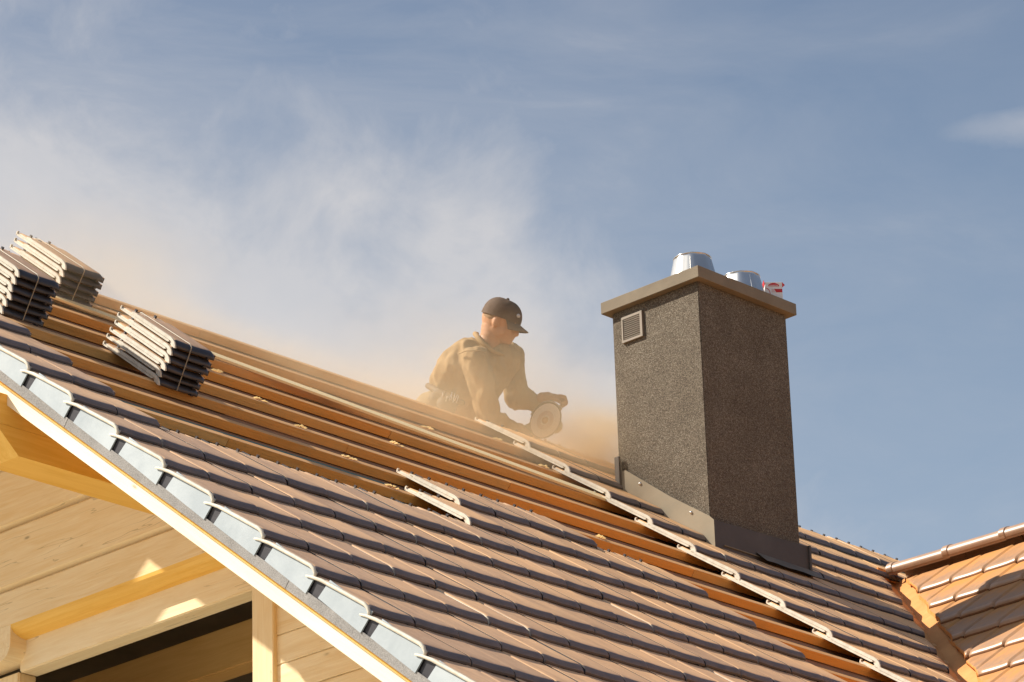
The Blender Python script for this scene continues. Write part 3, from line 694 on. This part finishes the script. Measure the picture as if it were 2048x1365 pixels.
ORD = ['topmost', 'second', 'third', 'fourth', 'fifth', 'sixth', 'seventh']
def stack(where, X, s, n, count, offs, gname):
    strap_pts = []
    for j in range(count):                      # j = 0 is the lowest
        dx, ds = offs[j]
        o = link('clay_tile', TILE_S)
        o.matrix_basis = MR @ T((X + dx, -(s + ds), n + j * .0335)) @ Matrix.Rotation(random.gauss(0, .006), 4, 'Z') @ Matrix.Rotation(random.gauss(0, .006), 4, 'Y')
        q = count - 1 - j
        nm = 'lowest' if j == 0 else ORD[q]
        tag(o, '%s tile of the %s' % (nm, where), 'roof tile', gname)
    # packing band round the stack
    r = .0022; xm = X + .095; y0 = -(s + offs[0][1]) - .004; top = n + (count - 1) * .0335 + .003; y1 = -(s + offs[-1][1]) - .004
    vs, fs = tube([MR @ V((xm, y0, n - .03)), MR @ V((xm, y1, top - .008)), MR @ V((xm, y1 + .02, top + .001)), MR @ V((xm - .01, y1 + .40, top)), MR @ V((xm - .01, y1 + .47, top - .02))], r, 5)
    b = link('packing_band', mesh('packing_band', vs, fs, [M_BAND])); tag(b, 'thin pale band round the %s' % where, 'band', 'packing bands')
M_BAND = patina('packing_band_grey', (.42, .34, .24), (.5, .42, .3), 5, .5, .3)
stack('nearest tile stack, beside the loose lath', 1.165, -.715, -.026, 6, [(-.0, .012), (0.0, .0), (.003, .008), (.016, -.006), (.014, -.012), (.02, -.018)], 'tiles stacked on the battens')
stack('tile stack at the left picture edge, black and in shade', .62, -1.18, -.026, 6, [(-.01, .01), (0, 0), (.004, .006), (-.004, 0), (.002, -.008), (.004, -.01)], 'tiles stacked on the battens')
stack('farthest tile stack, up on the ridge and hazy with dust', 1.40, -1.965, -.022, 5, [(0, 0), (.004, -.004), (0, 0.004), (.006, -.004), (.002, -.004)], 'tiles stacked on the battens')

# carton on the chimney cap
carton = empty('carton', (5.618, .842, cz1), 'small white carton with red print on the right end of the chimney cap', 'carton')
M_CARD = patina('white_card', (.78, .76, .74), (.84, .82, .80), 3, .6, .3, .02)
M_RED = patina('red_print', (.55, .03, .04), (.62, .05, .05), 3, .6, .3, .0)
M_PINK = patina('pale_print', (.72, .55, .53), (.78, .6, .58), 3, .6, .3, .0)
rot = Matrix.Rotation(R_(-42), 4, 'Z')
def cp(name, me, mw=I4, m=None):
    o = link(name, me, m, carton); o.matrix_basis = rot @ mw; return o
cp('carton_body', box_mesh('carton_body', (-.045, -.028, 0), (.045, .028, .112), M_CARD, .0008))
def pr_(name, pts, m, y_=-.0288):
    return cp(name, mesh(name, [(a, y_, b) for a, b in pts] + [(a, y_ + .0003, b) for a, b in pts], [tuple(range(len(pts))), tuple(range(len(pts), 2 * len(pts)))[::-1]], [m]))
arch = [(-.028, .088)] + [(-.026 + .053 * i / 8, .098 + .010 * math.sin(math.pi * i / 8)) for i in range(9)] + [(.029, .088)]
pr_('red_logo', arch, M_RED)
for i in range(7): pr_('logo_letter', [(-.022 + i * .0066, .0905), (-.018 + i * .0066, .0905), (-.018 + i * .0066, .0955), (-.022 + i * .0066, .0955)], M_CARD, -.0293)
pr_('red_stripe', [(.012, .054), (.0445, .054), (.0445, .073), (.002, .073)], M_RED)
pr_('pale_stripe', [(-.012, .054), (.010, .054), (.000, .073), (-.012, .073)], M_PINK)
cv = [(-.044, .080), (-.034, .078), (-.025, .070), (-.020, .058), (-.018, .040), (-.021, .040), (-.023, .058), (-.028, .068), (-.036, .075), (-.044, .077)]
pr_('red_curve', cv, M_RED)
cp('carton_flap', mesh('carton_flap', [(.0455, -.028, .112), (.0455, -.005, .112), (.062, -.016, .100), (.0455, -.028, .088), (.0455, -.005, .088), (.047, -.016, .1)], [(0, 1, 2), (0, 2, 3), (1, 4, 2), (3, 2, 4), (0, 3, 4, 1)], [M_RED]))
cp('carton_lid', mesh('carton_lid', [(-.0455, -.028, .10), (-.0455, .028, .10), (-.050, .028, .122), (-.050, -.028, .122), (-.047, -.028, .10), (-.047, .028, .10), (-.0515, .028, .122), (-.0515, -.028, .122)], [(0, 1, 2, 3), (7, 6, 5, 4), (0, 4, 5, 1), (1, 5, 6, 2), (2, 6, 7, 3), (3, 7, 4, 0)], [M_RED]))

# ================================================================== the roofer
M_SKIN = patina('skin', (.50, .25, .13), (.58, .30, .16), 9, .55, .35, .05)
M_GLOVE = patina('dusty_work_glove', (.34, .15, .09), (.45, .22, .13), 25, .85, .15, .3)
M_JACK = patina('dusty_tan_jacket', (.31, .20, .105), (.40, .27, .145), 9, .95, .1, .35, 0, 40)
M_TROU = patina('dusty_trousers', (.26, .19, .12), (.34, .26, .16), 12, .95, .1, .35)
M_BELT = patina('tool_belt_leather', (.11, .075, .05), (.17, .11, .07), 12, .7, .3, .2)
M_CAPM = patina('dark_brown_cap', (.12, .08, .055), (.16, .11, .08), 20, .85, .2, .2)
M_BADGE = patina('cap_badge', (.55, .52, .50), (.62, .6, .58), 5, .7, .2)
M_TOOL = patina('grinder_housing', (.10, .13, .09), (.16, .17, .12), 10, .5, .4, .1)
D0 = 20.55; KS = 1.05
def Q(px, py, dw=0.0): return at(px, py, D0 + dw)
def blob(items, voxel, smooth, name, m, disp=None, iters=6):
    """one continuous surface grown over ellipsoids and tapering limbs"""
    bm = bmesh.new()
    def ell(c, r, rot=None):
        r = [q * KS for q in r]
        t_ = bmesh.new(); bmesh.ops.create_icosphere(t_, subdivisions=3, radius=1)
        mm = T(c) @ (rot.to_4x4() if rot else I4) @ Matrix.Diagonal((*r, 1)); t_.transform(mm)
        me_ = bpy.data.meshes.new('t'); t_.to_mesh(me_); t_.free(); bm.from_mesh(me_); bpy.data.meshes.remove(me_)
    for it in items:
        if it[0] == 'e': ell(it[1], it[2], it[3] if len(it) > 3 else None)
        else:
            pts = it[1]; rad = it[2]
            for (a, b, ra, rb) in zip(pts, pts[1:], rad, rad[1:]):
                n_ = max(2, int((b - a).length / (min(ra, rb) * .45)))
                for i in range(n_ + 1):
                    f = i / n_; r_ = ra + (rb - ra) * f; ell(a.lerp(b, f), (r_, r_, r_))
    me = bpy.data.meshes.new(name); bm.to_mesh(me); bm.free()
    o = bpy.data.objects.new(name, me); sc.collection.objects.link(o)
    md = o.modifiers.new('r', 'REMESH'); md.mode = 'VOXEL'; md.voxel_size = voxel
    sm = o.modifiers.new('s', 'SMOOTH'); sm.factor = .5; sm.iterations = iters
    dg = bpy.context.evaluated_depsgraph_get(); me2 = bpy.data.meshes.new_from_object(o.evaluated_get(dg))
    bpy.data.objects.remove(o); bpy.data.meshes.remove(me)
    if disp:
        nrm = [v.normal.copy() for v in me2.vertices]
        for v, nn in zip(me2.vertices, nrm): v.co += nn * disp(v.co)
    for p in me2.polygons: p.use_smooth = True
    me2.materials.clear(); me2.materials.append(m); me2.name = name
    return me2
person = empty('person', Q(900, 905, .2), 'roofer in dark baseball cap and dusty tan jacket bending over an angle grinder', 'person')
def pp(name, me, parent=None):
    o = link(name, me, None, parent or person)
    o.matrix_basis = T(-person.location) if parent is None else I4
    return o
ef = (RT * .90 - V((0, 0, 1)) * .40 - FW * .13).normalized()      # the way the face looks: right and down
es = (-FW - ef * (-FW).dot(ef)).normalized()                        # towards the camera: his right ear
eu = es.cross(ef).normalized()
if eu.z < 0: eu = -eu
HR = Matrix((ef, es, eu)).transposed()
HC = Q(1004, 642)
def hd(f, s, u): return HC + (ef * f + es * s + eu * u) * KS * .95
px_ = 1 / 397.0
# head
items = [('e', hd(-.012, 0, .012), (.098, .076, .098), HR), ('e', hd(.030, 0, -.040), (.066, .060, .072), HR),
         ('e', hd(.052, 0, -.072), (.040, .040, .036), HR), ('e', hd(.074, 0, -.088), (.020, .024, .018), HR),
         ('c', [hd(.082, 0, -.002), hd(.100, 0, -.030), hd(.103, 0, -.038)], [.011, .012, .0125]),
         ('e', hd(.080, 0, .012), (.016, .050, .012), HR), ('e', hd(.086, 0, -.058), (.014, .024, .008), HR), ('e', hd(.085, 0, -.070), (.013, .021, .008), HR),
         ('e', hd(.062, .036, -.028), (.022, .020, .022), HR), ('e', hd(.062, -.036, -.028), (.022, .020, .022), HR),
         ('e', hd(.010, .058, -.055), (.045, .012, .030), HR), ('e', hd(.010, -.058, -.055), (.045, .012, .030), HR),
         ('e', hd(-.006, .080, -.012), (.019, .009, .034), HR), ('e', hd(-.006, -.080, -.012), (.019, .009, .034), HR),
         ('c', [hd(-.03, 0, -.05), Q(984, 672, .0), Q(972, 700, 0)], [.062, .060, .062])]
# torso core under the jacket, arms and hands of the same body
SHR, ELR, WRR = Q(950, 718, -.12), Q(978, 838, -.18), Q(1044, 872, .0)      # his right arm, nearer
SHL, ELL, WRL = Q(1018, 712, .18), Q(1032, 794, .14), Q(1082, 811, .12)      # his left arm, over the tool
core = [('c', [Q(972, 700, 0), Q(955, 745, 0), Q(925, 800, .02), Q(892, 868, .06)], [.062, .085, .080, .085]),
        ('c', [SHR, ELR, WRR], [.040, .034, .026]), ('c', [SHL, ELL, WRL], [.040, .034, .026])]
me = blob(items + core, .0055, None, 'person_body', M_SKIN, iters=3)
pp('person_body', me)
for nm, pts, rr_ in (('eyebrow', [hd(.086, .012, .010), hd(.080, .034, .012), hd(.066, .050, .006)], .0035), ('eye', [hd(.083, .024, -.004), hd(.078, .036, -.005)], .0045), ('mouth', [hd(.094, .0, -.0635), hd(.088, .016, -.064), hd(.078, .026, -.066)], .0028)):
    vs, fs = tube(pts, rr_ * KS, 6); pp(nm, mesh(nm, vs, fs, [patina(nm + '_dark', (.12, .06, .035), (.18, .09, .05), 5, .7, .2)], smooth=True))
# gloved hands: palm, four fingers round the grip and a thumb
def hand(name, palm, along, curl, up, sc_=1.0, side=1):
    """along: across the knuckles; curl: the way the fingers leave the palm; up: back of the hand"""
    it = [('e', palm, (.046 * sc_, .040 * sc_, .019 * sc_), Matrix((along, curl, up)).transposed()), ('c', [palm - curl * .045 * sc_, palm - curl * .02], [.027, .03])]
    for i, ln in enumerate((.9, 1.0, .95, .78)):
        b = palm + along * ((i - 1.5) * .0215 * sc_) + curl * .036 * sc_ + up * .004
        k1 = b + curl * .024 * ln * sc_ - up * .004; k2 = k1 + curl * .008 * sc_ - up * .026 * ln * sc_; k3 = k2 - curl * .018 * sc_ - up * .012 * sc_
        it.append(('c', [b - curl * .012, b, k1, k2, k3], [.0095 * sc_, .0105 * sc_, .0100 * sc_, .0092 * sc_, .0082 * sc_]))
    tb = palm + along * (side * .036 * sc_) - curl * .008
    it.append(('c', [tb, tb + along * (side * .014) + curl * .024 - up * .014, tb + along * (side * .004) + curl * .044 - up * .026], [.0135, .0115, .0095]))
    return blob(it, .0038, None, name, M_GLOVE, iters=2)
rh = RT; fh = (FW + V((0, 0, -.37))).normalized()
al = (-FW * .55 + RT * .8).normalized(); upn = V((0, 0, 1)); upn = (upn - al * upn.dot(al)).normalized(); cu = al.cross(upn).normalized()
if cu.dot(RT) < 0: cu = -cu
cu2 = (RT * .9 - upn * .1 - al * (RT * .9).dot(al)).normalized()
pal = Q(1103, 796, .09)
a1 = (-FW * .9 + RT * .15 + UPV * .1).normalized(); c1 = (RT - a1 * RT.dot(a1)).normalized(); u1 = a1.cross(c1).normalized()
if u1.z < 0: u1 = -u1
gl = pp('left_glove', hand('left_glove', pal, a1, c1, u1, 1.15, 1))
pal2 = Q(1054, 872, .03)
gr_ = pp('right_glove', hand('right_glove', pal2, a1, c1, u1, 1.0, 1))
# jacket
def wr(scale, amp, st=(1, 1, 1), seed=0):
    def f(co):
        q = V((co.x * st[0], co.y * st[1], co.z * st[2])) * scale + V((seed, 0, 0))
        a = noise.noise(q); b = noise.noise(q * 2.3)
        return amp * ((1 - abs(a) * 2.2) * .8 + b * .5 - .35)
    return f
jk = [('c', [Q(970, 702, 0), Q(963, 724, 0), Q(950, 752, 0), Q(936, 785, .01), Q(926, 815, .02)], [.072, .112, .130, .128, .122]),
      ('c', [Q(938, 712, -.03), Q(916, 738, -.02), Q(903, 760, 0)], [.090, .108, .104]),
      ('c', [Q(1005, 722, .02), Q(984, 755, .0), Q(955, 795, .0), Q(930, 840, .0)], [.090, .092, .098, .105]),
      ('c', [SHR + V((0, 0, .0)), SHR.lerp(ELR, .5), ELR, ELR.lerp(WRR, .5), WRR], [.070, .066, .060, .052, .043]),
      ('c', [SHL, SHL.lerp(ELL, .5), ELL, ELL.lerp(WRL, .5), WRL], [.078, .070, .063, .055, .044])]
me = blob(jk, .0075, None, 'jacket', M_JACK, wr(14, .017, (1, 1, .42)), 6)
jacket = pp('jacket', me)
# collar
vs, fs = tube([Q(955, 668, .10), Q(950, 668, 0), Q(960, 682, -.085), Q(984, 702, -.10), Q(1006, 711, -.06), Q(1015, 708, .0)], [.009, .013, .014, .013, .010, .007], 12)
pp('collar', mesh('collar', vs, fs, [M_JACK], smooth=True))
# shoulder seam
vs, fs = tube([Q(916, 708, -.155), Q(933, 702, -.20), Q(955, 702, -.22), Q(975, 706, -.19)], .0035, 6)
pp('sleeve_seam', mesh('sleeve_seam', vs, fs, [M_JACK], smooth=True))
# trousers and boots, kneeling on the far slope
HIP = Q(872, 838, .05)
tr = [('c', [Q(905, 820, .03), Q(878, 826, .03), Q(862, 832, .05)], [.12, .125, .11]), ('c', [Q(872, 850, -.03), Q(935, 905, .28), Q(945, 930, .30)], [.10, .085, .07]),
      ('c', [Q(872, 850, .12), Q(930, 920, .48), Q(945, 950, .50)], [.10, .085, .07]), ('c', [Q(945, 930, .30), Q(880, 985, .62)], [.065, .05]), ('c', [Q(945, 950, .50), Q(880, 1000, .80)], [.065, .05])]
pp('trousers', blob(tr, .010, None, 'trousers', M_TROU, wr(11, .010, (1, 1, .8), 3), 6))
for i, q in enumerate((Q(872, 992, .66), Q(872, 1008, .84))):
    pp('boot', blob([('c', [q, q + V((.12, .02, -.05))], [.05, .042])], .01, None, 'boot', M_BELT, iters=3))
# tool belt with pouch, nails and pencil
bl = pp('tool_belt', blob([('c', [Q(856, 772, .10), Q(862, 775, -.04), Q(878, 785, -.15), Q(902, 797, -.20), Q(925, 806, -.17)], [.016, .018, .019, .018, .016]), ('e', Q(893, 812, -.20), (.055, .045, .05)), ('e', Q(872, 800, -.15), (.04, .04, .045))], .007, None, 'tool_belt', M_BELT, iters=3))
for i in range(9):
    a = Q(884 + i * 3.6, 804 + random.uniform(-4, 3), -.245 + random.uniform(0, .02)); b = a + V((random.uniform(-.02, .02), random.uniform(-.01, .01), random.uniform(.03, .055)))
    vs, fs = tube([a, b], .0024, 5); pp('nail', mesh('nail', vs, fs, [M_STEEL]))
vs, fs = tube([Q(876, 815, -.20), Q(893, 781, -.235)], .005, 6); pp('carpenter_pencil', mesh('carpenter_pencil', vs, fs, [M_BELT]))
# cap: dome, band, bill, button, badge
def capmesh():
    vs = []; fs = []; nu, nv = 28, 10
    for j in range(nv + 1):
        ph = j / nv * math.pi / 2
        for i in range(nu):
            a = 2 * math.pi * i / nu
            sq = 1 + .035 * math.cos(a) * math.cos(ph)
            f = -.014 + .112 * math.cos(a) * math.cos(ph) ** .75 * sq; s = .089 * math.sin(a) * math.cos(ph) ** .75
            u = .012 + .104 * math.sin(ph) ** .92 + .0012 * math.cos(6 * a) * (math.cos(ph) > .2) + (.010 * max(0, -math.cos(a)) * -1 if ph < .3 else 0)
            vs.append(hd(f, s, u))
    for j in range(nv):
        for i in range(nu): fs.append((j * nu + i, j * nu + (i + 1) % nu, (j + 1) * nu + (i + 1) % nu, (j + 1) * nu + i))
    return mesh('cap', vs, fs, [M_CAPM], smooth=True)
cap = pp('cap', capmesh())
vs = []; fs = []
nb = 12
for t_ in (0, 1):
    for r_ in range(4):
        for i in range(nb + 1):
            a = -1.05 + 2.1 * i / nb; e = r_ / 3
            f = -.014 + .108 * math.cos(a) + e * .064 * (math.cos(a * 1.25) ** .6 if abs(a * 1.25) < 1.5 else 0); s = .088 * math.sin(a) * (1 + .02 * e)
            u = .016 - e * .020 - .030 * (s / .088) ** 2 * (.4 + e * .6) * e - .0 + (-.003 if t_ else 0)
            vs.append(hd(f, s, u))
m1 = nb + 1
for t_ in (0, 1):
    o0 = t_ * 4 * m1
    for r_ in range(3):
        for i in range(nb): fs.append((o0 + r_ * m1 + i, o0 + r_ * m1 + i + 1, o0 + (r_ + 1) * m1 + i + 1, o0 + (r_ + 1) * m1 + i))
for i in range(nb): fs.append((3 * m1 + i, 3 * m1 + i + 1, 7 * m1 + i + 1, 7 * m1 + i))
pp('cap_bill', mesh('cap_bill', vs, fs, [M_CAPM], smooth=True), None)
pp('cap_button', blob([('e', hd(-.014, 0, .118), (.009, .009, .006), HR)], .003, None, 'cap_button', M_CAPM, iters=1))
pp('cap_badge', blob([('e', hd(.080, .030, .055), (.012, .016, .012), HR)], .004, None, 'cap_badge', M_BADGE, iters=1))
pp('hair', blob([('e', hd(-.028, 0, .0), (.078, .0765, .038), HR)], .006, None, 'hair', patina('short_dusty_hair', (.34, .22, .13), (.42, .28, .17), 60, .9, .1), wr(60, .0015), 2))

# angle grinder
grinder = empty('angle_grinder', Q(1094, 843, -.06), 'large angle grinder with cutting disc held by the roofer above the ridge', 'angle grinder')
ga = V((-.985, -.16, .05)).normalized()                                            # axle, towards the sunlit side
gz = V((0, 0, 1)); gz = (gz - ga * gz.dot(ga)).normalized(); gx = gz.cross(ga).normalized()
GM = Matrix((gx, gz, ga)).transposed().to_4x4()
def gp(name, me, mw=I4):
    o = link(name, me, None, grinder); o.matrix_basis = GM @ Matrix.Scale(1.06, 4) @ mw; return o
M_DISC = patina('cutting_disc', (.66, .60, .53), (.78, .72, .64), 8, .6, .4, .02, .0)
prof = [(.0, .0035), (.018, .0035), (.022, .0025), (.040, .0025), (.042, .0015), (.070, .0015), (.072, .0022), (.0935, .0022), (.095, 0), (.0935, -.0012), (.0, -.0012)]
gp('cutting_disc', revolve('cutting_disc', prof, M_DISC, 56, False), T((0, 0, .012)))
gp('disc_rim', revolve('disc_rim', [(.089, .0026), (.0955, .0026), (.0955, -.0016)], M_BELT, 56, False), T((0, 0, .012)))
gp('disc_label', revolve('disc_label', [(.026, .0040), (.050, .0040), (.050, .0030)], patina('disc_paper_label', (.52, .40, .32), (.60, .48, .40), 8, .6, .3, .0), 40, False), T((0, 0, .012)))
gp('flange_nut', revolve('flange_nut', [(.0, .014), (.010, .014), (.013, .010), (.018, .006), (.019, 0)], patina('brass_flange', (.5, .33, .16), (.6, .4, .2), 5, .4, .5, .0, .6), 16), T((0, 0, .015)))
# guard: half ring behind and over the disc
vs = []; fs = []; ng = 26
for i in range(ng + 1):
    a = R_(30) + R_(120) * i / ng; c, s = math.cos(a), math.sin(a)
    vs += [(.030 * c, .030 * s, -.012), (.100 * c, .100 * s, -.012), (.103 * c, .103 * s, .016), (.098 * c, .098 * s, .019)]
for i in range(ng):
    for j in range(3): fs.append((i * 4 + j, i * 4 + j + 1, i * 4 + 5 + j, i * 4 + 4 + j))
gme = mesh('guard', vs, fs, [patina('guard_steel', (.5, .42, .32), (.6, .52, .42), 8, .5, .5, .05, .5)], smooth=True); gp('guard', gme)
def gw_(items, name, m, vx=.006): 
    me_ = blob(items, vx, None, name, m, iters=3); me_.transform((T(grinder.location) @ GM).inverted()); o = link(name, me_, None, grinder); o.matrix_basis = GM; return o
gc = grinder.location
gw_([('c', [gc + GM.to_3x3() @ V((0, 0, -.03)), gc + GM.to_3x3() @ V((0, 0, -.075))], [.034, .040]), ('c', [gc + GM.to_3x3() @ V((0, 0, -.06)), Q(1068, 858, .04), Q(1044, 866, .03)], [.042, .038, .030])], 'gear_housing', M_TOOL)
gw_([('c', [Q(1052, 870, .04), Q(1022, 876, .0), Q(1002, 880, -.02)], [.022, .024, .020])], 'rear_handle', M_TOOL, .005)
gw_([('c', [Q(1092, 826, .05), Q(1098, 805, .10), Q(1105, 799, .06)], [.014, .015, .016])], 'side_handle', M_TOOL, .005)

# ================================================================== ground
def ground():
    m, t, b = mat('dry_building_site_soil', (.32, .27, .2), .95, .1)
    v, r = coords(t, rnd=False); n = tex(t, v, .25, 8, .6); n2 = tex(t, v, 3, 6, .6)
    t.links.new(RAMP(t, M(t, 'ADD', M(t, 'MULTIPLY', n, .6), M(t, 'MULTIPLY', n2, .4)), [(.35, (.12, .10, .065)), (.65, (.21, .175, .12))]), b.inputs['Base Color'])
    bump(t, b, n2, .5, .05); return m
g_ = link('ground', mesh('ground', [(-1500, -1500, -7.3), (1500, -1500, -7.3), (1500, 1500, -7.3), (-1500, 1500, -7.3)], [(0, 1, 2, 3)], [ground()])); g_['kind'] = 'structure'
bounce_mat = patina('pale_bounce', (.56, .50, .40), (.68, .62, .50), 1.2, .95, .1, .4, 0, 30)
y_o = link('bounce_sheet', mesh('bounce_sheet', [(-30, -7, -7.29), (1.18, -7, -7.29), (1.18, 32, -7.29), (-30, 32, -7.29)], [(0, 1, 2, 3)], [bounce_mat])); y_o['kind'] = 'structure'  # unseen pale sheet, added to bounce sunlight up onto the shaded gable

# ================================================================== dust blown off the cutting
def dust():
    m = bpy.data.materials.new('clay_dust'); m.use_nodes = True; t = m.node_tree; t.nodes.clear()
    out = N(t, 'ShaderNodeOutputMaterial'); pv = N(t, 'ShaderNodeVolumePrincipled', inp={'Color': (.992, .82, .55, 1), 'Anisotropy': .2, 'Density': 1.0})
    geo = N(t, 'ShaderNodeNewGeometry'); sp = N(t, 'ShaderNodeSeparateXYZ'); t.links.new(geo.outputs['Position'], sp.inputs[0])
    X, Y, Z = sp.outputs
    # distance upslope past the top battens and height over the slope
    up = M(t, 'ADD', M(t, 'MULTIPLY', Y, CP), M(t, 'MULTIPLY', Z, SP)); hn = M(t, 'ADD', M(t, 'MULTIPLY', Y, -SP), M(t, 'MULTIPLY', Z, CP))
    n1 = N(t, 'ShaderNodeTexNoise', inp={'Scale': 2.3, 'Detail': 4, 'Roughness': .6, 'Distortion': .6}); mp = N(t, 'ShaderNodeMapping', inp={'Scale': (.7, 1, 1.2)}); t.links.new(geo.outputs['Position'], mp.inputs[0]); t.links.new(mp.outputs[0], n1.inputs['Vector'])
    nn = RAMP(t, n1.outputs[0], [(.34, (.25, .25, .25)), (.66, (1, 1, 1))])
    def gauss(x, c, w_):
        q = M(t, 'DIVIDE', M(t, 'SUBTRACT', x, c), w_); return M(t, 'EXPONENT', M(t, 'MULTIPLY', M(t, 'MULTIPLY', q, q), -1))
    bc, tc_, pc = at(985, 800, 20.0), at(700, 770, 18.9), at(1203, 893, 20.35)
    body = M(t, 'MULTIPLY', M(t, 'MULTIPLY', gauss(X, bc.x, .8), gauss(Y, bc.y, .40)), gauss(Z, bc.z, .30))
    tail = M(t, 'MULTIPLY', M(t, 'MULTIPLY', gauss(X, 3.6, 1.9), gauss(up, 2.1, .50)), gauss(hn, -.02, .075))
    plume = M(t, 'MULTIPLY', M(t, 'MULTIPLY', gauss(X, pc.x, .20), gauss(Y, pc.y, .20)), gauss(Z, pc.z, .12))
    p2, p3 = at(1172, 925, 20.0), RP(1.65, -2.05, .12)
    spill = M(t, 'MULTIPLY', M(t, 'MULTIPLY', gauss(X, p2.x, .36), gauss(Y, p2.y, .25)), gauss(Z, p2.z, .14))
    far_ = M(t, 'MULTIPLY', M(t, 'MULTIPLY', gauss(X, p3.x, .55), gauss(Y, p3.y, .35)), gauss(Z, p3.z, .20))
    d = M(t, 'ADD', M(t, 'ADD', M(t, 'MULTIPLY', body, 1.2), M(t, 'MULTIPLY', tail, 1.25)), M(t, 'ADD', M(t, 'MULTIPLY', plume, 18.0), M(t, 'ADD', M(t, 'MULTIPLY', spill, 2.6), M(t, 'MULTIPLY', far_, .9))))
    d = M(t, 'MULTIPLY', d, nn); t.links.new(M(t, 'MAXIMUM', M(t, 'SUBTRACT', d, .03), 0), pv.inputs['Density'])
    t.links.new(pv.outputs[0], out.inputs['Volume']); return m
DY, DZ = 1.75, 1.75
dc = link('dust_cloud', mesh('dust_cloud', [(a, b, c) for a in (.5, 6.6) for b in (.6, 3.0) for c in (.35, 2.7)], [(0, 1, 3, 2), (4, 6, 7, 5), (0, 4, 5, 1), (2, 3, 7, 6), (0, 2, 6, 4), (1, 5, 7, 3)], [dust()])); dc['kind'] = 'stuff'
